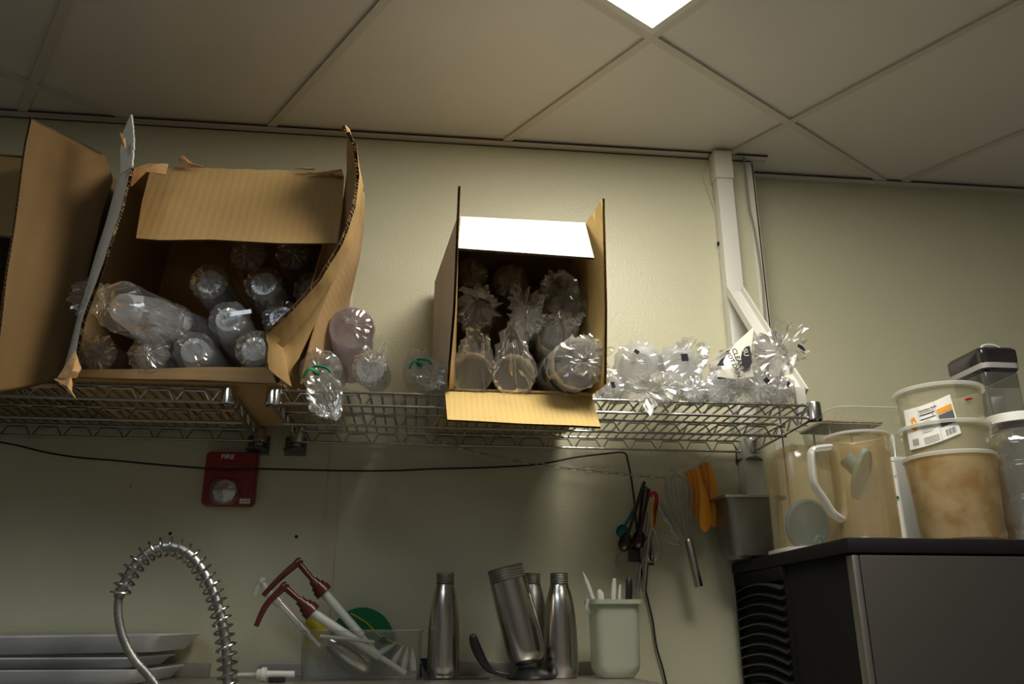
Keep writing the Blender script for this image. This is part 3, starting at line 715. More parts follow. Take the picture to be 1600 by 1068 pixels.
def patch_on(S, poly, m='ink', rs=1.12, name='printing'):
    t, f, ax, ux, uy, r = S; R_ = r * rs + .0015; mb = MB()
    P_ = [(lerp(a[0], b[0], k / 3), lerp(a[1], b[1], k / 3)) for a, b in zip(poly, poly[1:] + poly[:1]) for k in range(3)]
    c = (sum(p[0] for p in P_) / len(P_), sum(p[1] for p in P_) / len(P_))
    W = lambda p: f - ax * p[1] + ux * math.cos(p[0]) * R_ + uy * math.sin(p[0]) * R_
    n = len(P_); mid = [(lerp(c[0], p[0], .5), lerp(c[1], p[1], .5)) for p in P_]
    mb.add([W(c)] + [W(p) for p in mid] + [W(p) for p in P_], [(0, 1 + i, 1 + (i + 1) % n) for i in range(n)] + [(1 + i, 1 + n + i, 1 + n + (i + 1) % n, 1 + (i + 1) % n) for i in range(n)])
    mb.build(name, M[m], t)
def barcode(S, th0, s0, w, h, m='ink2'):
    random.seed(3); x = 0; t, f, ax, ux, uy, r = S; R_ = r * 1.12 + .0015; mb = MB()
    W = lambda th, s: f - ax * s + ux * math.cos(th) * R_ + uy * math.sin(th) * R_
    while x < w:
        b = random.choice((.0008, .0014, .002)); mb.add([W(th0 + x / R_, s0), W(th0 + (x + b) / R_, s0), W(th0 + (x + b) / R_, s0 + h), W(th0 + x / R_, s0 + h)], [(0, 1, 2, 3)]); x += b + random.choice((.0009, .0016))
    mb.build('barcode', M[m], t)
S = sleeve('printed white sleeve high in the right corner of the white-flapped box', 874, 455, -.42, .047, at(880, 515, -.12), L=.27, first='rim', style='open', mfilm='print', mcup='cup', tail=(-.35, 0, .7), tl=.03, amp=1.2)
wrapped_text(S, ['NET COUNT', 'SLEEVE'], .008, R(-120), .020, m='ink2', along=False); barcode(S, R(-105), .006, .03, .016)
S = sleeve('printed white sleeve with barcode and bunched end, middle right of the box', 872, 520, -.43, .046, at(862, 560, -.12), L=.27, first='bottom', style='tied', mfilm='print', mcup='cup', tail=(.5, .2, .75), tl=.04, amp=1.6, off=(.004, .02))
barcode(S, R(-112), .010, .026, .028); patch_on(S, [(R(-80), .012), (R(-76), .012), (R(-72), .035), (R(-50), .045), (R(-51), .049), (R(-75), .038)]); patch_on(S, [(R(-95), .06), (R(-60), .06), (R(-60), .10), (R(-95), .10)], 'ink2')
S = sleeve('large printed sleeve bulging from the lower right of the white-flapped box', 906, 566, -.565, .0535, at(868, 588, -.24), L=.30, first='bottom', style='tied', mfilm='print', mcup='cup', tail=(.5, -.1, .1), tl=.020, front=.006, amp=1.9, off=(.010, .004), rb=.8, ex=1.05)
for (th, s_, w_, h_, m_) in ((-150, .045, .8, .05, 'ink'), (-185, .10, .7, .05, 'ink'), (-110, .03, .5, .04, 'ink'), (-170, .03, .3, .03, 'brownink'), (-195, .05, .35, .03, 'ink')):
    patch_on(S, [(R(th), s_), (R(th) + w_ * .6, s_ + h_ * .1), (R(th) + w_, s_ + h_ * .5), (R(th) + w_ * .6, s_ + h_), (R(th) + w_ * .1, s_ + h_ * .8)], m_, rs=1.17)
wrapped_text(S, ['PLASTIC CUPS', 'CUPS'], .009, R(-150), .012, m='ink', along=False)
sleeve('film-bunched end of a sleeve in the middle of the white-flapped box', 822, 500, -.43, .037, at(812, 540, -.15), L=.25, style='tied', tail=(-.1, .1, 1), tl=.040, front=.008, mcup='cup', amp=2.0, mfilm='filmd')
sleeve('film-wrapped sleeve with a paper label, upper left in the white-flapped box', 745, 482, -.38, .044, at(748, 520, -.12), L=.25, style='open', mcup='cup', tail=(.2, 0, .6), tl=.03, amp=1.8, mfilm='filmd')
sleeve('shadowed cup sleeve at the top back of the white-flapped box, left', 735, 430, -.30, .040, at(738, 455, -.08), L=.20, style='flat', amp=1.8, mcup='cup')
sleeve('shadowed cup sleeve at the top back of the white-flapped box, centre', 798, 440, -.30, .042, at(800, 465, -.08), L=.20, style='flat', amp=1.8, mcup='cup')
m = MB(); c = at(744, 462, -.40); k = mpp(c); m.prism([c + V((dx * k, 0, dy * k)) for dx, dy in ((-29, 8), (-22, 15), (28, 2), (26, -8))], (0, .001, 0))
m.build('label', M['paper'], [o for o in bpy.data.objects if 'with a paper label' in o.get('label', '')][0])

# --- right of the box
sleeve('small cup sleeve with a black square mark touching the box', 951, 604, -.43, .036, at(965, 612, -.12), L=.28, style='flat', mcup='cupd', sq=(958, 601, 6, 10, .2), amp=1.2)
sleeve('tall cup sleeve with cloudy film just right of the white-flapped box', 998, 572, -.415, .056, at(1005, 582, -.12), L=.28, style='flat', mcup='cupd', mfilm='film', sq=(995, 549, 8, 6, -.6), amp=1.7, rb=.62, off=(-.01, .012))
sleeve('cup sleeve with film pulled up to a point at its right', 1062, 572, -.38, .050, at(1055, 582, -.12), L=.26, style='open', mcup='cupd', tail=(.75, 0, .75), tl=.06, sq=(1070, 558, 11, 12, .1), amp=1.3)
sleeve('low heap of crinkled film around cups in front of the tall sleeve', 1036, 607, -.45, .036, at(1040, 615, -.2), L=.22, style='tied', mcup='cup', mfilm='filmd', tail=(-.8, 0, -.1), tl=.05, front=.004, amp=2.2)
sleeve('low cup sleeve under the pointed film, left of the rim-glint one', 1084, 609, -.43, .034, at(1086, 614, -.15), L=.26, style='flat', mcup='cupd', amp=1.6, rb=.8)
sleeve('cup sleeve with curved rim glint, black dash mark above', 1128, 606, -.42, .043, at(1118, 612, -.12), L=.28, style='flat', mcup='cupd', sq=(1128, 590, 14, 2.5, .05), amp=1.4, rb=.85)
sleeve('cup sleeve with a black square, in front of the printed sleeve', 1187, 605, -.42, .039, at(1170, 612, -.12), L=.28, style='flat', mcup='cup', sq=(1198, 594, 8, 9, .7), amp=1.5, rb=.85)
sleeve('cup sleeve nearest the right end of the wire shelf', 1220, 610, -.40, .033, at(1195, 614, -.12), L=.27, style='flat', mcup='cup', sq=(1232, 600, 4, 10, -.35), amp=1.4, rb=.85)
S = sleeve('large clear sleeve with black lettering lying on top at the right end', 1204, 556, -.385, .056, at(1120, 590, -.20), L=.16, first='rim', style='tied', mcup='cup', mfilm='film', tail=(.55, 0, .45), tl=.050, front=.030, amp=2.0, ex=1.06)
t, f, ax, ux, uy, r = S
# white printed band of the bag with its black lettering
P4 = [at(1178, 510, -.42), at(1172, 560, -.455), at(1178, 588, -.46), at(1150, 592, -.46), at(1120, 588, -.46), at(1128, 565, -.455), at(1150, 535, -.435)]
mb = MB(); c = at(1152, 562, -.462); n = len(P4); mb.add([c] + P4, [(0, 1 + i, 1 + (i + 1) % n) for i in range(n)]); mb.add([c + V((0, .0008, 0))] + [p + V((0, .0008, 0)) for p in P4], [(0, 1 + (i + 1) % n, 1 + i) for i in range(n)])
mb.build('printed_band', M['print'], t, 'white printed part of the bag')
def plate(x, y, Y, deg, size):
    c = at(x, y, Y); a = R(deg); k = mpp(c); U = V((math.cos(a), 0, math.sin(a))); W_ = V((-math.sin(a), 0, math.cos(a)))
    return lambda u, v: c + (U * u + W_ * v)
text_mesh('CLEAR P', .0165, plate(1143, 545, -.468, -72, 0)).build('lettering', M['ink'], t, 'black lettering CLEAR')
text_mesh('HOT DRIN', .0145, plate(1134, 548, -.4685, -70, 0)).build('lettering', M['ink'], t, 'black lettering DRIN')
def poly_px(P_, Y, m, name, par, lab=None, d=.0008):
    mb = MB(); mb.prism([at(x, y, Y) for x, y in P_], (0, d, 0)); return mb.build(name, m, par, lab)
poly_px([(1172, 540), (1174, 558), (1175, 566), (1171, 574), (1165, 575), (1160, 570), (1158, 558), (1160, 547), (1166, 541)], -.468, M['ink'], 'emblem', t, 'black oval emblem')
text_mesh('SU', .0165, plate(1160, 545, -.4695, -78, 0)).build('lettering', M['print'], t, 'white letters on the emblem')
poly_px([(1120, 571), (1127, 560), (1134, 556), (1130, 565), (1132, 571)], -.469, M['ink'], 'emblem', t, 'black emblem fragment')
poly_px([(1247, 537), (1254, 540), (1259, 547), (1256, 548), (1246, 541)], -.43, M['ink2'], 'black_mark', t)

#P2START
# ------------------------------------------------------------------ helpers for the lower things
def proj(p):
    q = ROT.transposed() @ (V(p) - CAM); return 800 + FPX * q.x / -q.z, 534 - FPX * q.y / -q.z
def zy(X, Y, py):                                  # height at which the upright line through (X, Y) crosses picture row py
    a, b = .2, 3.2
    for _ in range(40):
        c = (a + b) / 2
        if proj((X, Y, c))[1] > py: a = c
        else: b = c
    return (a + b) / 2
def up_lathe(cx, cy, Y, prof, seg=40, m=None, X=None):
    """upright turned body: prof rows are (picture row, half width in px)"""
    c = at(cx, cy, Y); X = c.x if X is None else X; m = m or MB(); out = []
    for (py, hw) in prof:
        z = zy(X, Y, py); out.append((z, max(.0001, hw * mpp((X, Y, z)))))
    m.lathe(out, (X, Y, 0), (0, 0, 1), seg); return m, X
def rod(P_, r, seg=8, Y=None, **k):
    m = MB(); m.tube([at(*p) if len(p) == 3 else at(p[0], p[1], Y) for p in P_], r, seg, **k); return m

# ------------------------------------------------------------------ ice machine
ZI = 1.783; XI = .852; YIf = -.645; YIb = .092
t = thing('ice_machine', 'steel fronted ice machine with black top and louvred black side', 'ice machine', (XI + .4, -.3, .0))
m = MB(); m.box((XI + .002, YIf + .02, .0), (XI + .76, -.005, ZI - .028), bev=.004); m.build('cabinet', M['blackm'], t)
m = MB(); m.box((XI - .006, YIf - .004, ZI - .030), (XI + .77, -.004, ZI), bev=.004); m.build('top_cover', M['blacklid'], t, 'black top cover')
m = MB(); m.box((XI + .016, YIf - .004, .3), (XI + .75, YIf + .019, ZI - .034), bev=.003); m.build('front_panel', M['fridge'], t, 'brushed steel front panel')
m = MB(); m.box((XI + .000, YIf - .003, .3), (XI + .0145, YIf + .022, ZI - .034), bev=.003); m.build('corner_strip', M['steel_h'], t, 'bright corner strip')
gr = MB(); y0, y1 = -.030, -.325
gr.box((XI - .006, y0, 1.2), (XI + .002, y0 + .012, ZI - .055)); gr.box((XI - .003, y1 - .01, .9), (XI + .002, y1, ZI - .032)); gr.box((XI - .008, y1, ZI - .062), (XI + .002, y0 + .012, ZI - .032), bev=.002)
gr.build('louvre_frame', M['blackm'], t)
for k in range(24):
    z = ZI - .078 - k * .0232; g = MB(); rows = []
    for i in range(13):
        u = i / 12; y = lerp(y0, y1, u); arch = .016 * math.sin(math.pi * u) + .004 * (1 - u)
        rows.append([V((XI + .002, y, z + arch + .006)), V((XI - .012, y, z + arch - .004)), V((XI - .013, y, z + arch - .007)), V((XI + .002, y, z + arch + .001))])
    g.loft(rows, True, True); g.build('louvre', M['black'], t)

TG = 'food containers on the ice machine'
ZT = ZI + .0008
# deep steel pan, overhanging the left rear edge
def deep_pan():
    zb, zt = ZT, ZT + .157; cx, cy = XI + .062, -.145; w, d = .176, .162
    t = thing('steel_pan', 'deep stainless steel pan at the rear left corner of the ice machine', 'pan', (cx, cy, zb))
    cx = atz(1103, 785, zt).x + w / 2 + .0; cy = atz(1103, 785, zt).y + d / 2
    if cy + d / 2 > -.012: cy = -.012 - d / 2
    m = MB(); th = .0015
    prof = [(w / 2 + .0, d / 2 + .0, zt, .02), (w / 2 - .011, d / 2 - .011, zt - .001, .02), (w / 2 - .014, d / 2 - .014, zt - .012, .022), (w / 2 - .022, d / 2 - .022, zb + .03, .026), (w / 2 - .027, d / 2 - .027, zb + .008, .028), (w / 2 - .040, d / 2 - .040, zb, .02)]
    ou = [rrect(cx, cy, z, 2 * a, 2 * b, r) for a, b, z, r in prof]
    inn = [rrect(cx, cy, z + th, 2 * (a - th), 2 * (b - th), r) for a, b, z, r in prof[::-1]]
    m.loft(ou + inn, False, False); m.loft([ou[-1], rrect(cx, cy, zb, .01, .01, .004)], cap1=True)
    m.build('body', M['steel_dark'], t)
    m = MB(); m.loft([rrect(cx, cy, zt + .0012, w + .002, d + .002, .021), rrect(cx, cy, zt - .005, w + .003, d + .003, .022), rrect(cx, cy, zt - .006, w - .002, d - .002, .02)])
    m.build('rim', M['steel_dark'], t)
deep_pan()

# upturned pitcher standing on its rim, blue lid inside
def square_body(cx, cy, rows, n=6):
    return [rrect(cx, cy, z, w, d, r, n) for (z, w, d, r) in rows]
c = V((XI + .0805, -.300, ZT)); t = thing('upturned_pitcher', 'translucent tea-stained pitcher upside down at the left edge of the ice machine', 'pitcher', c, TG)
zt = zy(c.x, c.y, 700)
m = MB(); rows = [(ZT + .008, .154, .154, .05), (ZT + .012, .148, .148, .05), (zt - .045, .146, .146, .05), (zt - .022, .142, .142, .052), (zt - .008, .120, .120, .05), (zt, .085, .085, .04), (zt + .001, .02, .02, .009)]
m.loft(square_body(c.x, c.y, rows), cap1=True); m.build('body', M['pitch'], t)
m = MB(); m.loft([rrect(c.x, c.y, z, w, w, .055) for z, w in ((ZT + .0, .156), (ZT + .0, .172), (ZT + .007, .172), (ZT + .009, .156), (ZT + .0, .156))]); m.build('rim', M['frost'], t)
m = MB(); m.lathe([(0, .009), (.014, .008), (.014, .006)], (c.x, c.y + .02, zt), (0, 0, 1), 16, cap1=True); m.build('base_stub', M['frost'], t)
t = thing('blue_cover', 'blue lid standing inside the upturned stained pitcher', 'lid', c + V((.01, 0, .0)), 'blue pitcher lids')
m = MB(); o_ = V((c.x - .002, c.y - .004, ZT + .0665)); axl = V((.22, -.95, -.18)).normalized()
m.lathe([(-.006, .0001), (-.006, .058), (.0, .062), (.006, .062), (.008, .056), (.004, .050), (.004, .0001)], o_, axl, 36); m.build('disc', M['blue'], t)
m = MB(); q = o_ + axl * .008 + V((.022, 0, -.040)); m.lathe([(0, .016), (.005, .015), (.005, .008), (.001, .007)], q, axl, 20); m.build('cap_ring', M['bluel'], t)

# pitcher with handle, blue lid wedged in it
def pitcher():
    Y = -.535; px0 = 1349; X = at(px0, 760, Y).x; t = thing('pitcher', 'tea-stained translucent pitcher with a frosted handle and blue lid wedged inside', 'pitcher', (X, Y, ZT), TG)
    zt = zy(X, Y, 682); k = mpp((X, Y, 1.85)); r0, r1 = 45.5 * k, 46 * k
    m = MB(); m.lathe([(ZT, .0001), (ZT, r0 - .006), (ZT + .006, r0), (ZT + .01, r0 - .001), (lerp(ZT, zt, .5), lerp(r0, r1, .5)), (zt - .012, r1), (zt - .008, r1 + .004), (zt, r1 + .004), (zt, r1), (zt - .012, r1 - .003), (ZT + .012, r0 - .003), (ZT + .01, .0001)], (X, Y, 0), (0, 0, 1), 44)
    m.build('body', M['pitch'], t)
    m = MB(); m.lathe([(zt - .006, r1 + .0045), (zt - .004, r1 + .0065), (zt + .001, r1 + .0065), (zt + .002, r1 + .003), (zt, r1 + .001)], (X, Y, 0), (0, 0, 1), 44); m.build('rim', M['frost'], t)
    P_ = [at(1299, 698, Y), at(1286, 699, Y), at(1273, 701, Y), at(1268, 705, Y), at(1267, 713, Y), at(1268, 733, Y), at(1270, 750, Y), at(1275, 762, Y), at(1290, 784, Y), at(1300, 800, Y), at(1303, 812, Y)]
    P_[-1].x = X - r0 + .004; P_[0].x = X - r1 - .001
    m = MB(); m.tube(spline(P_, 3), .0068, 10, flat=2.1, up=(0, 1, 0)); m.build('handle', M['frost'], t)
    t2 = thing('blue_cover', 'pale blue lid with a knob wedged inside the handled pitcher', 'lid', (X, Y, ZT + .03), 'blue pitcher lids')
    a = at(1329, 782, Y); b = at(1356, 700, Y); ce = (a + b) / 2; ax_ = V((.84, -.50, .22)).normalized(); rr = .057
    dvec = (b - a).normalized(); ax_ = (ax_ - dvec * ax_.dot(dvec)).normalized()
    ce.x = X + .001
    m = MB(); m.lathe([(-.003, .0001), (-.003, rr * .8), (-.006, rr * .86), (-.006, rr), (.004, rr), (.006, rr * .92), (.001, rr * .86), (.003, rr * .5), (.003, .0001)], ce, ax_, 36); m.build('disc', M['bluel'], t2)
    q0 = ce - ax_ * .002; q1 = ce - ax_ * .034 + V((-.004, -.010, .026)); m = MB(); m.tube([q0, lerp(q0, q1, .6), q1], [.017, .016, .017], 18); m.build('knob', M['blue'], t2)
pitcher()

# three nested round tubs
def tub(cx, cy, Y, ytop, ybot, ht, hb, m_, lab, n):
    X = at(cx, cy, Y).x; return X
Yt = -.50; Xt = at(1487, 740, Yt).x
zr = [zy(Xt, Yt, 612), zy(Xt, Yt, 668), zy(Xt, Yt, 714)]; kt = mpp((Xt, Yt, 1.9)); rt = 66 * kt; HT = zr[2] - ZT
for i, (lab, mm) in enumerate((('top round tub of three nested, clear with a nutrition label', 'tubc'), ('middle round tub of three nested, its rim just below the label', 'tubc'), ('bottom round tub of three nested, stained brown with dried drips', 'tubs'))):
    zt = zr[i]; dz = HT - .002
    t = thing('round_tub', lab, 'tub', (Xt, Yt, zt - dz), 'nested round tubs'); rb = rt * .90 - .0
    z0 = zt - dz + .001
    ro = rt - (.004 if i < 2 else 0)
    m = MB(); m.lathe([(z0, .0001), (z0, rb - .010 - (2 - i) * .0008), (z0 + .008, rb - .003 - (2 - i) * .0008), (zt - .004, ro), (zt - .004, ro - .0018), (z0 + .010, rb - .0055), (z0 + .003, rb - .012), (z0 + .002, .0001)], (Xt, Yt, 0), (0, 0, 1), 48)
    m.build('body', M[mm], t)
    m = MB(); m.lathe([(zt - .008, ro + .0005), (zt - .009, rt + .003), (zt - .002, rt + .0035), (zt, rt + .001), (zt - .003, ro - .001)], (Xt, Yt, 0), (0, 0, 1), 48); m.build('rim', M['frost'], t)
    if i == 0:
        la, lb = zy(Xt, Yt, 0) * 0, 0
        def cyl(px, py, e=.0012):                  # point on the front of the tub seen at (px, py)
            v = ray(px, py); r_ = ro + e; dx, dy = v.x, v.y; ox, oy = CAM.x - Xt, CAM.y - Yt
            a_ = dx * dx + dy * dy; b_ = 2 * (ox * dx + oy * dy); c_ = ox * ox + oy * oy - r_ * r_; s_ = (-b_ - math.sqrt(max(0, b_ * b_ - 4 * a_ * c_))) / (2 * a_); return CAM + v * s_
        L = [(1412, 641), (1484, 615.5), (1502, 676), (1422, 703)]
        def lp(u, v, e=.0012): p = (lerp(L[0][0], L[1][0], u) * (1 - v) + lerp(L[3][0], L[2][0], u) * v, lerp(L[0][1], L[1][1], u) * (1 - v) + lerp(L[3][1], L[2][1], u) * v + 2.5 * math.sin(math.pi * u)); return cyl(p[0], p[1], e)
        def quad(u0, v0, u1, v1, e, mm_, nm, lab=None, n=6):
            q = MB(); q.loft([[lp(lerp(u0, u1, i / n), v0, e), lp(lerp(u0, u1, i / n), v1, e)] for i in range(n + 1)], closed=False); return q.build(nm, mm_, t if nm != 'print' else lb_, lab)
        lb_ = quad(0, 0, 1, 1, .0012, M['paper'], 'label', 'white nutrition label', 16)
        orange = M['orange']
        for (u0, v0, u1, v1, mm_) in ((.66, .22, .97, .34, orange), (.67, .37, .97, .68, mat('grey_print', (.08, .08, .08), .6)), (.30, .17, .62, .18, M['ink']), (.30, .22, .62, .245, M['ink']), (.30, .33, .62, .35, M['ink']), (.64, .0, .645, 1, M['ink']), (.28, .0, .283, .7, M['ink'])):
            quad(u0, v0, u1, v1, .0018, mm_, 'print')
        for q_ in range(7): quad(.30, .39 + q_ * .045, .50 + .08 * ((q_ * 7) % 3) / 2, .402 + q_ * .045, .0018, M['gcable'], 'print')
        for q_ in range(4): quad(.30, .80 + q_ * .045, .60, .815 + q_ * .045, .0018, M['gcable'], 'print')
        for q_ in range(9): quad(.74 + q_ * .022, .78, .74 + q_ * .022 + (.008 if q_ % 3 else .014), .93, .0018, M['ink'], 'print', n=2)
        for q_ in range(6): quad(.08 + q_ * .02, .76, .09 + q_ * .02, .93, .0018, M['ink'], 'print', n=2)
        def tp(u0, v0, size): return lambda a, b: lp(u0 + a, v0 - b * .92, .0019)
        text_mesh('Nutrition Facts', .062, tp(.30, .14, 1)).build('print', M['ink'], lb_)
        text_mesh('8', .05, tp(.56, .30, 1)).build('print', M['ink'], lb_)
        q = MB(); pts_ = [(.13, .24), (.19, .22), (.22, .33), (.215, .50), (.17, .57), (.10, .52), (.09, .42), (.12, .36), (.10, .30)]
        q.add([lp(.155, .40, .0018)] + [lp(*p, .0018) for p in pts_], [(0, 1 + i, 1 + (i + 1) % len(pts_)) for i in range(len(pts_))]); q.build('print', orange, lb_, 'orange picture on the label')
        q = MB(); pts_ = [(.15, .33), (.185, .34), (.19, .48), (.15, .47)]; q.add([lp(*p, .0023) for p in pts_], [(0, 1, 2, 3)]); q.build('print', M['paper'], lb_)
        m = MB(); q = cyl(1513, 622.5, .0006); m.tube([cyl(1508, 624, .0006), q, cyl(1520, 622, .0006)], [.0015, .003, .001], 6); m.build('red_smear', M['redp'], t)

# white square container and clear pan behind
X0, X1 = atz(1388, 838, ZT).x, 0
Yc = -.30; a = at(1386, 713, Yc); zc = a.z
xr = at(1470, 713, Yc).x + .06
t = thing('storage_container', 'white square storage container with green level marks behind the round tubs', 'container', ((a.x + xr) / 2, Yc + .09, ZT), TG)
m = MB(); cx = (a.x + xr) / 2; w_ = xr - a.x; m.loft([rrect(cx, Yc + .09, z, w, .18 * w / w_, .02) for z, w in ((ZT, w_ * .90), (ZT + .004, w_ * .93), (zc - .012, w_ * .985), (zc - .010, w_), (zc, w_), (zc, w_ * .96), (ZT + .01, w_ * .9))], True, True); m.build('body', M['cwhite'], t)
for (y_, wd) in ((744, 6), (777, 9), (812, 9)):
    m = MB(); q = at(1396, y_, Yc + .004); k = mpp(q); m.box(q, q + V((wd * k, -.0012, .0012))); m.box(q + V((wd * k * .6, 0, -.002)), q + V((wd * k * .9, -.0012, .004))); m.build('level_mark', M['greenp'], t)
# clear pan upside... standing on it
def pc_pan():
    Yf = -.335; zt = zy(at(1400, 636, Yf).x, Yf, 636.5); xl = at(1308, 638, Yf).x; w, d = .34, .27; zb = zc + .0012
    cx, cy = xl + w / 2, Yf + d / 2
    t = thing('clear_pan', 'clear rectangular food pan behind the pitcher and round tubs', 'pan', (cx, cy, zb), TG)
    m = MB(); m.loft([rrect(cx, cy, z, w_, d_, .03) for z, w_, d_ in ((zt, w, d), (zt - .004, w, d), (zt - .004, w - .018, d - .018), (zb + .02, w - .05, d - .05), (zb, w - .08, d - .08))], cap1=True); m.build('body', M['pc'], t)
    m = MB(); ring = rrect(cx, cy, zt, w, d, .03); m.tube(ring + ring[:1], .0022, 6, cap=False); m.build('rim', M['frost'], t)
    return cx, cy, zb, zt
pcx, pcy, pzb, pzt = pc_pan()
# grey tray with a torn dark edge, lying across behind the upturned pitcher
ztr = zy(at(1330, 664, -.22).x, -.22, 664)
t = thing('grey_tray', 'flat grey tray with chipped dark edge lying behind the two pitchers', 'tray', (1.0, -.15, ztr - .004), TG)
tb = [atz(1235, 673, ztr), atz(1284, 664, ztr)]
m = MB(); xa = at(1284, 664, -.26).x; xb_ = at(1379, 660, -.26).x; m.prism([V((xa, -.26, ztr)), V((xb_, -.26, ztr)), V((xb_, -.13, ztr)), V((xa, -.13, ztr))], (0, 0, -.006)); m.build('sheet', mat('grey_sheet', (.42, .40, .35), .6), t)
m = MB(); n = 26; rows = []
for i in range(n + 1):
    x = lerp(xa, xb_, i / n); j = .0022 * noise.noise(V((i * .9, 3, 1))); rows.append([V((x, -.2605 + j, ztr + .0015 + j)), V((x, -.2625 + j, ztr - .002 - j)), V((x, -.258, ztr - .006 + j)), V((x, -.2575, ztr + .001))])
m.loft(rows, True, True); m.build('chipped_edge', M['flute'], t)
m = MB();
for (x, y) in ((xa + .03, -.24), (xb_ - .03, -.24), (xb_ - .03, -.15), (xa + .03, -.15)): m.tube([(x, y, ZT), (x, y, ztr - .006)], .003, 8)
m.build('legs', M['frost'], t)

# square canister with smoked lid, far right
Yk = -.36; A = at(1534, 556, Yk); Bx = at(1592, 558, Yk).x; wk = Bx - A.x; zk = A.z; cx, cy = A.x + wk / 2, Yk + wk / 2 + .02
t = thing('lidded_canister', 'tall clear square canister with smoked black lid at far right', 'canister', (cx, cy, ZT), TG)
dk = wk + .045; cy = Yk + dk / 2
m = MB(); m.loft([rrect(cx, cy, z, w, d, .018) for z, w, d in ((ZT, wk * .9, dk * .9), (ZT + .005, wk * .94, dk * .94), (zk - .040, wk * .96, dk * .96))], cap0=True); m.build('body', clearmat('canister_grey', (.35, .35, .33), .18, .08, .08, .5, (.7, .7, .69), .3), t)
m = MB(); m.loft([rrect(cx, cy, z, w, d, .02) for z, w, d in ((zk - .040, wk * .90, dk * .92), (zk - .034, wk * .99, dk * .99), (zk - .004, wk * 1.05, dk * 1.05), (zk + .020, wk * 1.05, dk * 1.05), (zk + .026, wk * .98, dk * .98))], True, True); m.build('lid', M['smoke'], t, 'smoked black lid')
m = MB(); m.loft([rrect(cx, cy, z, w, d, .02) for z, w, d in ((zk - .030, wk * .975, dk * .975), (zk - .030, wk * 1.03, dk * 1.03), (zk - .016, wk * 1.035, dk * 1.035), (zk - .016, wk * .975, dk * .975))]); m.build('seal', M['grey_board'] if 0 else mat('grey_seal', (.36, .34, .33), .5), t, 'grey seal band')
hx = cx; m = MB(); m.tube(spline([V((cx - .026, Yk + .03, zk + .024)), V((cx - .024, Yk + .03, zk + .036)), V((cx - .010, Yk + .03, zk + .042)), V((cx + .010, Yk + .03, zk + .042)), V((cx + .024, Yk + .03, zk + .036)), V((cx + .026, Yk + .03, zk + .024))], 4), .0035, 8); m.build('handle', M['pvc'], t, 'white bail handle')
# clear jar with white lid
Yj = -.525; Xj = at(1604, 740, Yj).x
t = thing('clear_jar', 'clear ribbed plastic jar with white screw lid cut by the right picture edge', 'jar', (Xj, Yj, ZT), TG)
zl = zy(Xj, Yj, 652); k = mpp((Xj, Yj, 1.9)); rj = 50 * k; H = zl - ZT
m = MB(); pr_ = [(ZT, .0001), (ZT, rj * .85), (ZT + .006, rj * .97)]
for i in range(40):
    u = i / 39; z = ZT + .01 + (H - .045) * u; pr_.append((z, rj * (1 - .035 * (math.sin(u * 20) > .8)) * (1 if u < .88 else 1 - (u - .88) * 1.6)))
pr_ += [(zl - .018, rj * .84)]
m.lathe(pr_, (Xj, Yj, 0), (0, 0, 1), 48); m.build('body', M['jar'], t)
m = MB(); pr_ = [(zl - .020, rj * .80), (zl - .020, rj * .96), (zl - .002, rj * .95), (zl, rj * .92), (zl, .0001)]; m.lathe(pr_, (Xj, Yj, 0), (0, 0, 1), 60); m.build('lid', M['paper'], t, 'white screw lid')

# ------------------------------------------------------------------ alarm, chain, cable, utensils
c = at(359, 747, 0); t = thing('fire_alarm', 'red FIRE alarm strobe on the wall under the left shelf', 'fire alarm', c)
m = MB(); w_, h_ = .141, .157; tl, br = at(321, 703, -.03), at(394, 791, -.03); cx, cz = (tl.x + br.x) / 2 + .002, (tl.z + br.z) / 2; w_ = (br.x - tl.x) * 1.015; h_ = tl.z - br.z
ring = lambda y, g, r: [V((p.x, y, p.y)) for p in rrect(cx, cz, 0, w_ - g, h_ - g, r)]
m.loft([ring(-.0005, .004, .012), ring(-.024, .004, .012), ring(-.030, .010, .010)], True, True); m.build('housing', M['red'], t)
k = mpp(c); L0 = at(351, 767, -.031)
m = MB(); m.loft([[V((p.x, y, p.y)) for p in rrect(L0.x, L0.z, 0, w2, h2, min(w2, h2) * .35)] for y, w2, h2 in ((-.030, .080, .070), (-.040, .078, .068), (-.052, .064, .056), (-.056, .040, .034))], cap1=True); m.build('lens', M['lens'], t, 'clear strobe lens')
m = MB(); m.lathe([(0, .033), (.004, .030), (.012, .004), (.012, .0001)], (L0.x, -.031, L0.z), (0, -1, 0), 8); m.build('reflector', M['reflector'], t, flat=True)
q = at(345, 716, -.0305); text_mesh('FIRE', .0165, lambda u, v: q + V((u * 1.12, -.0005, v))).build('lettering', M['pvc'], t, 'white letters FIRE')
q = at(374, 786, -.0305); m = MB(); m.box(q, q + V((.026, -.001, .012))); lab_ = m.build('label', M['paper'], t, 'small white label')
q2 = q + V((.002, -.0014, .003)); text_mesh('150-185', .0065, lambda u, v: q2 + V((u, 0, v))).build('lettering', M['ink'], lab_)

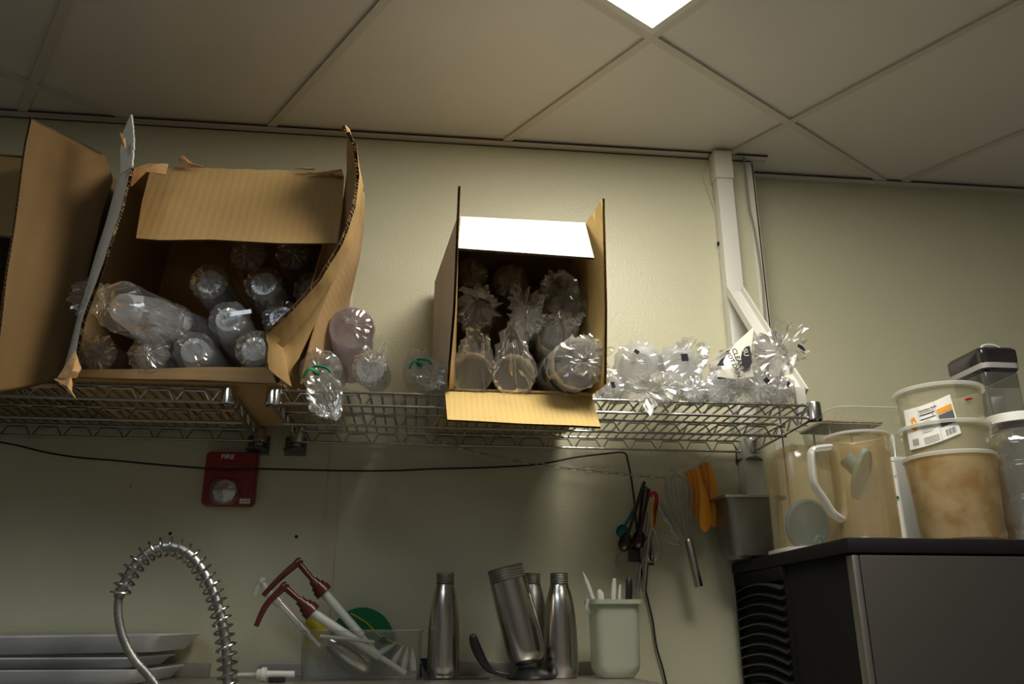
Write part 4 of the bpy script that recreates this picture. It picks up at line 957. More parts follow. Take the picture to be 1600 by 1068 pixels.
P_ = [(-40, 684, -.02), (20, 694, -.02), (70, 706, -.02), (120, 714, -.02), (178, 719, -.02), (230, 724, -.028), (290, 729, -.036), (350, 733, -.038), (400, 732, -.036), (450, 733, -.02), (540, 735, -.012), (610, 735, -.012), (680, 732, -.012), (760, 730, -.015), (840, 725, -.02), (900, 714, -.03), (950, 708, -.035), (975, 707, -.035), (981, 720, -.03), (986, 745, -.02), (989, 765, -.015), (992, 790, -.012), (996, 840, -.012), (1004, 900, -.012), (1012, 935, -.012), (1020, 970, -.012), (1026, 1010, -.012), (1036, 1045, -.012), (1044, 1080, -.012)]
m = MB(); m.tube(spline([at(*p) for p in P_], 6), .0026, 7); tag(m.build('power_cable', M['cable']), 'black cable sagging along the wall under the shelves and hanging beside the utensils', 'cable')
# chain
path = spline([at(654, 682, -.045), at(690, 690, -.04), at(740, 704, -.035), at(800, 718, -.035), at(870, 729, -.035), at(950, 738, -.035), at(1010, 744, -.035), at(1050, 746, -.035), at(1075, 738, -.035), at(1095, 725, -.035), at(1107, 712, -.038)], 40)
t = thing('hanging_chain', 'thin steel chain slung under the shelf carrying the utensils', 'chain', path[0])
LL = .021; acc = 0; last = path[0]; idx = 0; pts_ = [path[0]]
for p in path[1:]:
    if (p - pts_[-1]).length >= LL: pts_.append(p)
lk = None
for i in range(len(pts_) - 1):
    a, b = pts_[i], pts_[i + 1]; d = (b - a).normalized(); fl = i % 2
    sidev = (V((0, 0, 1)) - d * d.z).normalized() if fl else d.cross(V((0, 0, 1))).normalized()
    if i < 2:
        pass
    hl, hw = LL * .62, .0048; ce = V((0, 0, 0)); ring_ = []
    for k_ in range(16):
        an = 2 * math.pi * k_ / 16; cx_ = math.cos(an); sx_ = math.sin(an); ring_.append(V((1, 0, 0)) * (math.copysign(hl - hw, cx_) * (1 if abs(cx_) > .01 else 0) + cx_ * hw) + V((0, 1, 0)) * sx_ * hw)
    if lk is None:
        m = MB(); m.tube(ring_ + ring_[:2], .0012, 6, cap=False); lk = m.build('link', M['chromedull'], t); o = lk; lk_me = lk.data
        for v in lk_me.vertices: v.co += parent_loc(t)
    else:
        o = lk.copy(); col.objects.link(o); o.parent = t
    nz = d.cross(sidev); Mx = Matrix((d, sidev, nz)).transposed().to_4x4(); Mx.translation = (a + b) / 2 - t.location
    o.matrix_local = Mx

YU = -.055
def utensil(name, lab, cat, top, parts, grp='utensils hanging from the chain'):
    t = thing(name, lab, cat, at(*top), grp)
    for nm, mb_, mm in parts: mb_.build(nm, mm, t)
    return t
def spoon(lab, top, bowl, hw, hh, m_, Y, name='serving_spoon', rh=.0045, tilt=0):
    a, b = at(top[0], top[1], Y), at(bowl[0], bowl[1], Y); k = mpp(b); d = (b - a).normalized()
    h = MB(); h.tube([a, lerp(a, b, .08), lerp(a, b, .5), b - d * hh * k * .8], [rh * .9, rh * 1.3, rh, rh * .9], 10, flat=.6, up=(0, 1, 0))
    s_ = MB(); sx = d.cross(V((0, 1, 0))).normalized(); R_ = []
    for i in range(9):
        u = i / 8; rr = []
        for j in range(16):
            an = 2 * math.pi * j / 16; rr.append(b + sx * math.cos(an) * hw * k * math.sin(max(.02, u * math.pi / 2)) + d * math.sin(an) * hh * k * math.sin(max(.02, u * math.pi / 2)) + V((0, 1, 0)) * (.010 * math.cos(u * math.pi / 2)))
        R_.append(rr)
    s_.loft(R_); s_.loft([[p + V((0, .0018, 0)) for p in r_] for r_ in R_]); s_.loft([R_[-1], [p + V((0, .0018, 0)) for p in R_[-1]]])
    return utensil(name, lab, 'utensil', (top[0], top[1], Y), [('handle', h, m_), ('bowl', s_, m_)])
spoon('dark brown spoon hanging foremost, leftmost of the two dark ones', (1007, 752), (977, 847), 10.5, 15, M['choc'], YU - .03)
spoon('dark brown spoon hanging to the right of its twin', (1014, 763), (998, 843), 10.5, 15, M['choc'], YU - .015)
spoon('teal spoon behind the two dark brown spoons', (1010, 760), (972, 829), 9, 11, M['teal'], YU + .012)
spoon('clear plastic spoon whose tip shows below the dark brown spoon', (1004, 764), (969, 873), 7.5, 13, M['bin'], YU + .02)
a = at(1005, 768, YU + .0); b = at(993, 856, YU); h = MB(); h.tube([a, b], [.005, .004], 8)
s_ = MB(); q = at(991, 864, YU); k = mpp(q); s_.box(q + V((-10 * k, -.003, -13 * k)), q + V((10 * k, .003, 11 * k)), bev=.0025)
utensil('spatula', 'black square-bladed spatula below the dark brown spoons', 'utensil', (1005, 768, YU), [('handle', h, M['black']), ('blade', s_, M['black'])])
h = MB(); h.tube(spline([at(1017, 776, YU - .02), at(1017, 771, YU - .02), at(1023, 770, YU - .02), at(1026, 776, YU - .02), at(1025, 786, YU - .02), at(1023, 800, YU - .018), at(1018, 838, YU - .01)], 4), .0042, 8, flat=1.3); b_ = MB(); q = at(1016, 862, YU - .006); k = mpp(q); b_.box(q + V((-6 * k, -.002, -20 * k)), q + V((5 * k, .002, 24 * k)), bev=.0015)
utensil('red_handled_tool', 'tool with a hooked red handle behind the small whisk', 'utensil', (1020, 772, YU), [('handle', h, M['redp']), ('blade', b_, M['choc'])])
# small whisk
Yw_ = YU - .045; h = rod([(1018, 780), (1019, 822)], [.0038, .0042], Y=Yw_); wires = MB()
for j, hw in enumerate((-13, -7, 0, 7, 13)):
    dy = (-.012, .010, .014, .010, -.012)[j]
    wires.tube(spline([at(1019, 820, Yw_), at(1019 + hw * .45, 836, Yw_ + dy * .5), at(1019 + hw, 862, Yw_ + dy), at(1019 + hw * .75, 874, Yw_ + dy * .6), at(1018, 878.5, Yw_)], 6), .0011, 5)
utensil('small_whisk', 'small whisk with a yellow handle hanging in front', 'whisk', (1018, 780, Yw_), [('handle', h, M['gold']), ('wires', wires, M['chrome'])])
h = rod([(1021, 800), (1013, 848), (1006, 924), (1006, 927)], [.003, .0062, .0070, .004], 14, YU - .022); utensil('ladle', 'long steel tube handle hanging behind the small whisk', 'utensil', (1021, 800, YU), [('handle', h, M['steel'])])
h = rod([(1012, 800), (1003, 872), (998, 895), (991, 928)], [.0016, .0016, .0022, .0016], 8, YU + .02); utensil('thin_skewer', 'thin steel rod left of the long steel handle', 'utensil', (1012, 800, YU), [('rod', h, M['steel'])])
# citrus squeezer: two hinged bent straps
h = MB(); h.tube(spline([at(*p, YU - .03) for p in ((1031, 784), (1030, 792), (1036, 806), (1044, 815), (1050, 826), (1057, 838), (1061, 846))], 5), [.004] * 10 + [.007] * 12 + [.004] * 9, 10, flat=.5, up=(0, 1, 0))
h2 = MB(); h2.tube(spline([at(*p, YU - .028) for p in ((1031, 784), (1037, 792), (1045, 806), (1053, 822), (1060, 840), (1067, 850))], 5), .0035, 8, flat=1.4)
h3 = MB(); h3.tube(spline([at(*p, YU - .034) for p in ((1028, 796), (1029, 812), (1037, 822), (1044, 822))], 5), .0026, 8)
h4 = MB(); h4.tube([at(1028, 839, YU - .02), at(1061, 842, YU - .03)], .0013, 6); h4.tube([at(1030, 842, YU - .02), at(1058, 851, YU - .025), at(1068, 848, YU - .03)], .0011, 6)
utensil('squeezer', 'shiny bent steel squeezer hanging between the two whisks', 'utensil', (1031, 785, YU), [('strap', h, M['chrome']), ('strap', h2, M['steel_dark']), ('spring', h3, M['gold']), ('pin', h4, M['chromedull'])])
# large whisk
Yb_ = YU - .03; h = rod([(1075, 842), (1076, 846), (1091, 912), (1092, 916)], [.0075, .0098, .0110, .0108], 20, Yb_); wires = MB()
for j in range(9):
    an = math.pi * j / 9; cx_, cy_ = math.cos(an), math.sin(an)
    P2 = []
    for (x, y, w2) in ((1075, 842, 2.5), (1066, 806, 13), (1061, 778, 19), (1058, 757, 19.5), (1056, 744, 12), (1055, 738.5, 0)):
        P2.append((x, y, w2))
    k = mpp(at(1060, 780, Yb_)); A_ = [at(x, y, Yb_) + V((cx_ * w2 * k, cy_ * w2 * k, 0)) for x, y, w2 in P2]; B_ = [at(x, y, Yb_) - V((cx_ * w2 * k, cy_ * w2 * k, 0)) for x, y, w2 in P2[:-1]][::-1]
    wires.tube(spline(A_ + B_, 6), .0011, 5)
lp_ = MB(); c_ = at(1051, 733, Yb_ + .01); k = mpp(c_); lp_.tube([c_ + V((math.cos(a_) * 3 * k, 0, math.sin(a_) * 3 * k)) for a_ in [i * .5236 for i in range(14)]], .001, 5)
utensil('large_whisk', 'large balloon whisk hanging upside down by its wires, tube handle', 'whisk', (1056, 738, Yb_), [('wires', wires, M['chromedull']), ('handle', h, M['steel']), ('ring', lp_, M['chromedull'])])
# orange blades on a wire
ordn = ('leftmost', 'second from left', 'third from left', 'fourth from left', 'fifth from left', 'rightmost and frontmost')
def blade(x0, y0, x1, y1, w0, w1, Y, lab, m_, tk=.0016):
    a, b = at(x0, y0, Y), at(x1, y1, Y); k = mpp(a); d = b - a
    t = thing('orange_scraper', lab, 'scraper', a, 'orange plastic scrapers on a wire'); m = MB(); rows = []
    for i in range(17):
        u = i / 16; c_ = lerp(a, b, u) + V((.010 * math.sin(u * math.pi) * .5, -.012 * math.sin(u * math.pi), 0)); w = lerp(w0, w1, min(1, max(0, u * 1.5 - .12))) * k * (1 if u < .8 else math.sqrt(max(.02, 1 - ((u - .8) / .205) ** 2)))
        if u < .06: w *= .75
        rr = [c_ + V((-w / 2, 0, 0)), c_ + V((0, -.002 - w * .10, 0)), c_ + V((w / 2, 0, 0)), c_ + V((w / 2, tk, 0)), c_ + V((0, tk - .001 - w * .10, 0)), c_ + V((-w / 2, tk, 0))]; rows.append(rr)
    m.loft(rows, True, True); m.build('blade', m_, t)
for i in range(6):
    u = i / 5; blade(1071 + 18 * u, 736 - 4.5 * u, 1083 + 19 * u, 790 + 41 * u, 4.2, 15 + 4 * u, YU + .024 - .0095 * i, 'orange scraper, %s in the left bundle' % ordn[i], M['orange_shade'] if i % 2 == 0 else M['orange'])
for i in range(5):
    u = i / 4; blade(1091 + 16 * u, 724 - 3 * u, 1099 + 16 * u, 780 + 43 * u, 5, 14 + 4 * u, YU + .036 - .009 * i, 'orange scraper, %s in the right bundle' % ((ordn[:4] + ordn[5:])[i]), M['orange_shade'] if i % 2 else M['orange'])
m = MB(); m.tube(spline([at(1058, 745, YU), at(1066, 736, YU), at(1078, 732, YU - .01), at(1090, 726, YU - .0), at(1098, 719, YU), at(1107, 712, -.038), at(1113, 707, -.036)], 5), .0013, 5); tag(m.build('wire_hook', M['chromedull']), 'bent wire carrying the orange scrapers under the shelf', 'wire')
m = MB(); m.tube(spline([at(1008, 706, -.036), at(1008, 716, -.036), at(1011, 730, -.036), at(1013, 743, -.036)], 4), .0006, 4); tag(m.build('thin_string', M['wcable']), 'thin string hanging from the rear shelf rail to the chain', 'string')

# ------------------------------------------------------------------ steel wall table and things on it
ZW = 1.504; YW = -.40
t = thing('steel_table', 'stainless steel wall table at the bottom carrying bottles and trays', 'table', (-.6, -.2, ZW - .02))
m = MB(); XE = atz(1032, 1066, ZW).x; m.box((XL + .01, YW, ZW - .022), (XE, -.003, ZW), bev=.004); m.build('top', M['steel_h'], t)
for (x0, x1) in ((-2.2, at(328, 1040, -.012).x), (at(405, 1040, -.012).x, at(925, 1040, -.012).x)):
    m = MB(); m.box((x0, -.018, ZW + .0002), (x1, -.003, zy(.0, -.012, 1034) if 1 else 0), bev=.002); m.build('upstand', M['steel_h'], t)
m = MB()
for x in (-1.9, -1.2, -.5, .2): m.prism([V((x, -.004, ZW - .024)), V((x, YW + .04, ZW - .024)), V((x, -.004, ZW - .25))], (.012, 0, 0))
m.build('brackets', M['steel_h'], t)
ZW2 = ZW + .0006
# sheet pans
def sheet_pan(cx, yc, z, w, d, h, lab, rot=None, fl=.022):
    t = thing('sheet_pan', lab, 'tray', (cx, yc, z), 'stacked trays at the lower left')
    m = MB(); R_ = [(h - .003, fl), (h, fl), (h, fl - .004), (.003, 0), (0, -.004)]
    rings = [[V((p.x, p.y, p.z)) for p in rrect(0, 0, zz, w + 2 * f_, d + 2 * f_, .03)] for zz, f_ in R_]
    inn = [rrect(0, 0, zz, w + 2 * f_, d + 2 * f_, .03) for zz, f_ in ((.0025, -.006), (.005, -.002), (h - .002, fl - .006))]
    m.loft(rings, cap1=True); m.loft(inn, cap0=True)
    if rot: m.v = [rot @ p for p in m.v]
    m.v = [p + V((cx, yc, z)) for p in m.v]; m.build('body', M['alu'], t)
xr_ = atz(208, 1059, ZW).x
xr_ = at(208, 1050, -.37).x
sheet_pan(xr_ - .23, -.205, ZW2, .46, .30, .030, 'lowest of the three stacked pale metal trays')
z2 = zy(xr_, -.37, 1036) + .001
sheet_pan(xr_ - .255, -.205, ZW2 + .031, .46, .30, .022, 'middle pale metal tray between the lowest and the tilted one')
sheet_pan(xr_ - .215, -.200, ZW2 + .060, .48, .30, .036, 'topmost pale metal tray, tilted with its corner pointing right', Matrix.Rotation(R(-.8), 3, 'Y') @ Matrix.Rotation(R(.6), 3, 'X'), fl=.030)

# turned bottles
def bottle(px, py, Y, rows, lab, name='steel_bottle', mm='steel', cap_rows=None, grp='brushed steel bottles'):
    X = at(px, py, Y).x; z0 = ZW2; t = thing(name, lab, 'bottle', (X, Y, z0), grp)
    prof = [(zy(X, Y, y), hw * mpp((X, Y, 1.6))) for y, hw in rows]; prof = [(z, r) for z, r in prof if z > z0 + .012]
    pr_ = prof + [(z0 + .010, rows[-1][1] * mpp((X, Y, 1.6))), (z0 + .001, rows[-1][1] * mpp((X, Y, 1.6)) - .002), (z0, .0001)]
    zn = prof[0][0]
    m = MB(); m.lathe(pr_, (X, Y, 0), (0, 0, 1), 48); m.build('body', M[mm], t)
    nk = rows[0][1] * mpp((X, Y, 1.6)); z1 = zn; m = MB(); q = [(z1 + .0, nk * .86)]
    for i in range(5): q += [(z1 + .001 + i * .0046, nk * .95), (z1 + .0024 + i * .0046, nk * 1.02), (z1 + .0044 + i * .0046, nk * .95)]
    q += [(z1 + .0265, nk * 1.0), (z1 + .0275, nk * .92), (z1 + .02, nk * .86)]
    m.lathe(q, (X, Y, 0), (0, 0, 1), 40); m.build('threaded_neck', M['steel_dark'], t)
    return t
bottle(694, 980, -.17, [(913, 14.5), (916, 15), (925, 17.5), (940, 20.3), (960, 23), (985, 24.6), (1010, 25.2), (1040, 25.2), (1056, 24.8)], 'steel bottle with threaded neck, alone at the left of the bottles')
bottle(875, 980, -.17, [(913, 14.5), (916, 15), (925, 18.5), (940, 21.8), (960, 24.8), (985, 26.6), (1010, 27.4), (1040, 27.4), (1056, 26.5)], 'steel bottle with threaded neck, right of the tilted canister')
bottle(832, 980, -.085, [(913, 13.5), (916, 14), (925, 17), (940, 20), (960, 22), (985, 23), (1010, 24), (1040, 24), (1056, 24)], 'steel bottle mostly hidden behind the tilted canister', mm='steel_dark')
# tilted canister on a black lid with handle
Yq = -.215; a, b = at(827, 1035, Yq), at(789.5, 888, Yq); k = mpp(a)
t = thing('steel_canister', 'wide-mouthed steel canister leaning to the left on a black lid', 'canister', a, 'brushed steel bottles')
d = (b - a); Ln = d.length; m = MB(); m.lathe([(0, .0001), (0, 20 * k), (.004, 24 * k), (.016, 29 * k), (.03, 30.5 * k), (Ln * .5, 31 * k), (Ln - .028, 30 * k), (Ln - .028, 28 * k)], a, d, 48); m.build('body', M['steel'], t)
m = MB(); q = [(Ln - .028, 27 * k)]
for i in range(5): q += [(Ln - .028 + i * .0062, 28.5 * k), (Ln - .026 + i * .0062, 29.8 * k), (Ln - .0235 + i * .0062, 28.5 * k)]
q += [(Ln + .002, 29.8 * k), (Ln + .004, 28.5 * k), (Ln + .0, 27 * k), (Ln - .05, 27 * k)]
m.lathe(q, a, d, 44); m.build('threaded_mouth', M['steel_dark'], t)
t = thing('handled_lid', 'black plastic lid with a curved upright handle under the leaning canister', 'lid', at(828, 1056, Yq))
X = at(829, 1050, Yq).x; m = MB(); zz = ZW2; m.lathe([(zz, .0001), (zz, 36 * k), (zz + .004, 37 * k), (zz + .010, 34 * k), (zz + .018, 26 * k), (zz + .024, 20 * k), (zz + .0255, .0001)], (X, Yq, 0), (0, 0, 1), 40); m.build('dome', M['black'], t)
m = MB(); m.tube(spline([at(738, 990, Yq), at(742, 1006, Yq), at(752, 1028, Yq), at(765, 1045, Yq), at(785, 1053, Yq), at(815, 1054, Yq)], 6), [.004, .007, .0085, .0095, .0105, .011, .0115, .0115, .0115, .0115, .0115, .011, .0105, .010, .0095, .009, .0085, .008, .0075, .007, .0065, .006, .006, .006, .006, .006, .006, .006, .006, .006, .006], 12, flat=.62, up=(0, 1, 0)); m.build('handle', M['black'], t)
m = MB(); p0, p1 = at(662, 1060, -.19), at(762, 1060, -.19); m.box((p0.x, -.235, ZW2), (p1.x, -.23, ZW2 + .004), bev=.001); tag(m.build('black_strip', M['black']), 'flat black strip lying in front of the left steel bottle', 'strip')
# white lidless utensil container
Yc2 = -.19; X = at(960, 1000, Yc2).x; zt = zy(X, Yc2, 940)
t = thing('utensil_crock', 'milky white plastic container holding small utensils beside the bottles', 'container', (X, Yc2, ZW2)); k = mpp((X, Yc2, 1.6)); w_ = 68 * k
m = MB(); m.loft([rrect(X, Yc2, z, w, w, r) for z, w, r in ((ZW2, w_ * .62, .02), (ZW2 + .004, w_ * .8, .024), (ZW2 + .018, w_ * .97, .026), (ZW2 + .03, w_, .022), (zt - .004, w_ * 1.02, .018))], cap0=True); m.build('body', M['jarwhite'], t)
m = MB(); m.loft([rrect(X, Yc2, z, w, w, .02) for z, w in ((zt - .006, w_ * 1.02), (zt - .006, w_ * 1.19), (zt + .004, w_ * 1.19), (zt + .004, w_ * .96), (zt - .03, w_ * .95))]); m.build('rim', M['jarwhite'], t)
m = MB(); m.tube([at(926, 944, Yc2 - .02), at(918, 938, Yc2 - .02), at(917, 948, Yc2 - .02), at(922, 960, Yc2 - .02)], .003, 6, flat=1.8); m.build('handle_tab', M['frost'], t)
G3 = 'small utensils in the white container'
for (lab, nm, P_, r_, mm, fl) in (('thin white spatula leaning left in the white container', 'thin_spatula', [(927, 935), (918, 910), (911, 893)], [.004, .0045, .001], 'wplastic', .25),
                              ('white rounded handle upright in the white container', 'plastic_utensil', [(958, 945), (959, 920), (960, 903)], [.005, .0065, .004], 'wplastic', .7),
                              ('short white handle beside the tallest white one', 'plastic_utensil', [(968, 945), (968, 925), (969, 913)], [.004, .004, .0025], 'wplastic', .7),
                              ('black rounded handle in the white container', 'plastic_utensil', [(982, 945), (983, 918), (983, 907), (983, 902)], [.008, .0085, .008, .004], 'black', .7),
                              ('thin steel stick at the right side of the white container', 'plastic_utensil', [(990, 945), (997, 915), (1002, 880)], [.0012, .0012, .0012], 'chromedull', 1),
                              ('low white scoop at the left in the white container', 'plastic_utensil', [(940, 945), (938, 926), (935, 921)], [.008, .008, .004], 'wplastic', .5)):
    t = thing(nm, lab, 'utensil', at(P_[0][0], P_[0][1], Yc2 + .005), G3); rod(P_, r_, 12, Yc2 + (.012 if 'thin steel' in lab else -.004), flat=fl, up=(0, 1, 0)).build('stem', M[mm], t)

# pre-rinse spring hose
Yh = -.47
t = thing('spray_hose', 'steel spring-wrapped sprayer hose arching over the sink', 'hose', at(356, 1068, Yh))
SP = spline([at(*p, Yh) for p in ((359, 1330), (358, 1200), (357, 1100), (356, 1068), (355, 1035), (352, 1000), (345, 962), (334, 925), (318, 893), (298, 868), (274, 855), (250, 855), (228, 866), (209, 886), (196, 908), (187, 928))], 12)
m = MB(); m.tube(SP, .0095, 14); m.build('inner_hose', M['chromedull'], t)
# resample and wind the coil
L = [0]
for a, b in zip(SP, SP[1:]): L.append(L[-1] + (b - a).length)
def onpath(s):
    for i in range(len(SP) - 1):
        if L[i + 1] >= s: f_ = (s - L[i]) / (L[i + 1] - L[i]); return lerp(SP[i], SP[i + 1], f_), (SP[i + 1] - SP[i]).normalized()
    return SP[-1], (SP[-1] - SP[-2]).normalized()
m = MB(); pts_ = []; pitch = .0172; n = int(L[-1] / pitch * 24)
for i in range(n + 1):
    s = L[-1] * i / n; p, d = onpath(s); nx_ = V((0, 1, 0)); ny_ = d.cross(nx_).normalized(); an = 2 * math.pi * s / pitch
    pts_.append(p + nx_ * math.cos(an) * 0.0182 + ny_ * math.sin(an) * 0.0182)
m.tube(pts_, .0023, 7); m.build('coil_spring', M['chrome'], t, 'open coil spring')
HP = spline([at(*p, Yh) for p in ((187, 928), (184.5, 945), (186, 970), (194, 1000), (210, 1030), (232, 1055), (252, 1085), (268, 1130), (274, 1200), (272, 1290))], 14)
m = MB(); rr = []; pp = []
LH = [0]
for a, b in zip(HP, HP[1:]): LH.append(LH[-1] + (b - a).length)
n = int(LH[-1] / .0011)
for i in range(n + 1):
    s = LH[-1] * i / n; j = max(k_ for k_ in range(len(LH)) if LH[k_] <= s + 1e-9); j = min(j, len(HP) - 2); f_ = (s - LH[j]) / (LH[j + 1] - LH[j]); pp.append(lerp(HP[j], HP[j + 1], f_)); rr.append(.0084 if (i % 3) else .0073)
m.tube(pp, rr, 14); m.build('ribbed_hose', M['chromedull'], t, 'ribbed metal hose')
m = MB(); p, d = HP[0], (HP[2] - HP[0]).normalized(); m.tube([p - d * .012, p + d * .006], .0105, 16); m.build('collar', M['chrome'], t)

# clear bin with pumps
Yb2 = -.16; bl, br = at(465, 1060, Yb2 - .07), at(658, 1060, Yb2 - .07); zt = zy((bl.x + br.x) / 2, Yb2 - .07, 985)
t = thing('clear_bin', 'clear plastic bin full of pumps and odd parts', 'bin', ((bl.x + br.x) / 2, Yb2, ZW2)); cx = (bl.x + br.x) / 2; w_ = br.x - bl.x
m = MB(); m.loft([rrect(cx, Yb2, z, w_ * s_, .15 * s_, .012) for z, s_ in ((ZW2, .95), (ZW2 + .003, .97), (zt, 1.0), (zt, .985), (ZW2 + .005, .955))], True, True); m.build('body', M['bin'], t)
m = MB(); rg = rrect(cx, Yb2, zt, w_ * 1.015, .155, .014); m.tube(rg + rg[:1], .0022, 6, cap=False); m.build('rim', M['bin'], t)
def pump(lab, Y, tip, elbow, head, collar0, collar1, tube_end, rt_, m_='brown', tubem='wplastic', coll_r=.017):
    t = thing('syrup_pump', lab, 'pump', at(*collar1, Y), 'syrup pumps in the clear bin')
    m = MB(); P_ = spline([at(*p, Y) for p in (tip, elbow, head)], 8); n_ = len(P_); m.tube(P_, [lerp(.0055, .0085, i / (n_ - 1)) for i in range(n_)], 12, flat=.8, up=(0, 1, 0))
    e = at(*head, Y); dd = (P_[-1] - P_[-2]).normalized(); m.tube([e - dd * .004, e + dd * .004, e + dd * .010], [.0095, .010, .007], 14); m.build('spout', M[m_], t)
    m = MB(); m.tube([at(*head, Y) - V((0, .0, 0)), at(*collar0, Y)], [.0075, .0065], 14); m.build('plunger', M[m_], t)
    c0, c1 = at(*collar0, Y), at(*collar1, Y); d_ = (c1 - c0); l_ = d_.length
    m = MB(); m.lathe([(0, .0001), (0, .011), (l_ * .35, .0125), (l_ * .38, coll_r), (l_ * .62, coll_r), (l_ * .64, coll_r + .0035), (l_, coll_r + .0035), (l_ + .001, .008)], c0, d_, 24); m.build('collar', M[m_], t)
    m = MB(); e = at(*tube_end, Y); m.tube([c1, lerp(c1, e, .72), lerp(c1, e, .725), e], [rt_, rt_ * .94, rt_ * .6, rt_ * .6], 18); m.build('tube', M[tubem], t)
pump('brown-headed pump with white tube, upper one leaning furthest up', Yb2 - .03, (411, 930), (438, 902), (466, 878), (489, 906), (507, 926), (588, 1020), .0105)
pump('brown-headed pump with white tube, lower one with drooping spout', Yb2 - .055, (400, 978), (416, 945), (444, 916), (468, 937), (489, 957), (634, 1052), .0105)
pump('clear pump head behind the brown-headed ones', Yb2 + .02, (397, 930), (403, 915), (409, 908), (420, 925), (438, 942), (500, 1010), .009, 'frost', 'frost', .009)
# contents
def item(lab, name, cat, mb_, mm, part, at0):
    t = thing(name, lab, cat, at0, 'odd parts in the clear bin'); mb_.build(part, mm, t); return t
a, b = at(516, 1000, Yb2 - .02), at(578, 1048, Yb2 - .02); d = b - a; m = MB(); Ln = d.length; m.lathe([(0, .018), (.02, .024), (Ln * .6, .0255), (Ln * .85, .023), (Ln * .97, .014), (Ln, .0001)], a, d, 32, cap0=True)
item('brushed metal cup lying tilted in the clear bin', 'metal_cup', 'cup', m, M['steel'], 'body', a)
def disc_px(c, rx, Y, tilt, mm, lab, nm, part='disc'):
    o_ = at(*c, Y); k = mpp(o_); m = MB(); m.lathe([(-.002, .0001), (-.002, rx * k * .97), (0, rx * k), (.002, rx * k * .97), (.002, .0001)], o_, tilt, 40); item(lab, nm, 'part', m, mm, part, o_)
disc_px((566, 1002), 52, -.055, (.35, -1, .15), M['greenp'], 'dark green disc standing up behind the pumps', 'green_disc')
m = MB(); m.tube(spline([at(*p, -.095) for p in ((548, 958), (572, 972), (592, 992), (612, 1002), (640, 1012))], 5), .005, 8, flat=.4); item('yellow curved strip in front of the green disc', 'yellow_strip', 'part', m, M['yellow'], 'strip', at(590, 990, -.095))
m = MB(); m.prism([at(x, y, Yb2 + .04) for x, y in ((478, 963), (494, 962), (515, 978), (505, 1000), (480, 1010), (474, 1000))], (0, .008, 0)); item('yellow rounded piece at the left in the clear bin', 'yellow_piece', 'part', m, M['yellow'], 'body', at(490, 985, Yb2 + .04))
m = MB(); m.tube([at(500, 994, Yb2 - .062), at(548, 998, Yb2 - .062), at(585, 1003, Yb2 - .06)], .006, 10, flat=.7); item('grey flat tube lying across the clear bin near its rim', 'grey_tube', 'part', m, M['wplastic'], 'tube', at(540, 998, Yb2 - .06))
for i, (x, y, a_) in enumerate(((622, 1022, 60), (634, 1026, 80), (645, 1028, 95), (606, 1012, 30))):
    c_ = at(x, y, Yb2 - .03 - .004 * i); k = mpp(c_); an = R(a_); d_ = V((math.cos(an), 0, math.sin(an))); m = MB(); m.tube([c_ - d_ * 18 * k, c_ - d_ * 4 * k, c_, c_ + d_ * 16 * k], [.007, .007, .006, .0008], 12)
    item(('white pointed nozzle in the clear bin, leftmost of three', 'white pointed nozzle in the clear bin, middle of three', 'white pointed nozzle in the clear bin, nearest its right side', 'greenish white nozzle under the yellow strip')[i], 'piping_nozzle', 'nozzle', m, M['wplastic'] if i < 3 else M['frost'], 'body', c_)
for i, (x, y, r_) in enumerate(((598, 1000, .009), (486, 1030, .012), (505, 1040, .013))):
    c_ = at(x, y, Yb2 - .02); m = MB(); m.ball(c_, (r_, r_, r_ * .8), 14, 8); item(('dark blue knob near the yellow strip', 'clear rounded cap at the left in the clear bin', 'clear rounded cap low in the clear bin')[i], 'rounded_piece', 'part', m, (M['ink2'], M['bin'], M['bin'])[i], 'body', c_)
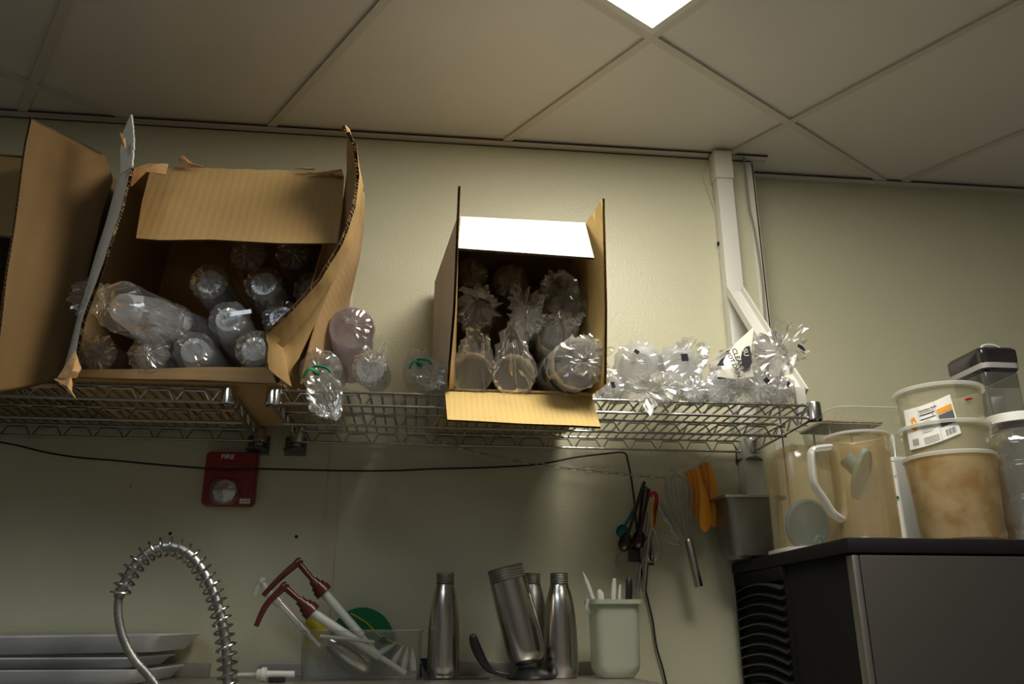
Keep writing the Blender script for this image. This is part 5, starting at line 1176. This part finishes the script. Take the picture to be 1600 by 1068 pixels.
# lying pump left of the bin
Yl = -.26; t = thing('syrup_pump', 'white pump lying flat on the table left of the clear bin', 'pump', at(420, 1048, Yl))
zc_ = ZW2 + .0145; yy = 1047
m = MB(); xa, xb2, xc, xd = at(372, yy, Yl).x, at(402, yy, Yl).x, at(417, yy, Yl).x, at(462, yy, Yl).x
m.lathe([(0, .003), (xb2 - xa, .0045)], (xa, Yl, zc_), (1, 0, 0), 14, True, True); m.build('spout', M['frost'], t)
m = MB(); m.lathe([(0, .010), (.006, .012), (.008, .012), (.010, .0145), (.020, .0145), (.021, .009)], (xb2, Yl, zc_), (1, 0, 0), 24, True, True); m.build('collar', M['wplastic'], t)
m = MB(); m.lathe([(0, .008), (xd - xc, .0068)], (xc - .002, Yl, zc_), (1, 0, 0), 18, True, True); m.build('tube', M['wplastic'], t)
p0, p1 = at(421, 1060, Yl - .02), at(447, 1060, Yl - .02); m = MB(); m.box((p0.x, Yl - .04, ZW2), (p1.x, Yl - .022, ZW2 + .011), bev=.003); tag(m.build('black_block', M['black']), 'small black block in front of the lying white pump', 'block')
p0 = at(662, 1050, -.24); t = thing('black_clip', 'black upright bracket between the clear bin and the left steel bottle', 'bracket', p0)
m = MB(); m.prism([at(x, y, -.10) for x, y in ((656, 1028), (676, 1028), (674, 1045), (668, 1052), (662, 1045))], (0, .01, 0)); m.box((at(656, 1040, -.1).x, -.1, ZW2), (at(659, 1040, -.1).x, -.09, ZW2 + .03)); m.build('body', M['black'], t)
#P2END
# ------------------------------------------------------------------ render look
w = bpy.data.worlds.new('room_dark'); sc.world = w; w.use_nodes = True
w.node_tree.nodes['Background'].inputs[0].default_value = (.02, .02, .022, 1); w.node_tree.nodes['Background'].inputs[1].default_value = 1
sc.view_settings.view_transform = 'Standard'; sc.view_settings.look = 'None'; sc.view_settings.gamma = 1; sc.view_settings.use_curve_mapping = False
sc.view_settings.exposure = 0
sc.cycles.transparent_max_bounces = 32; sc.cycles.max_bounces = 8; sc.cycles.sample_clamp_indirect = 4
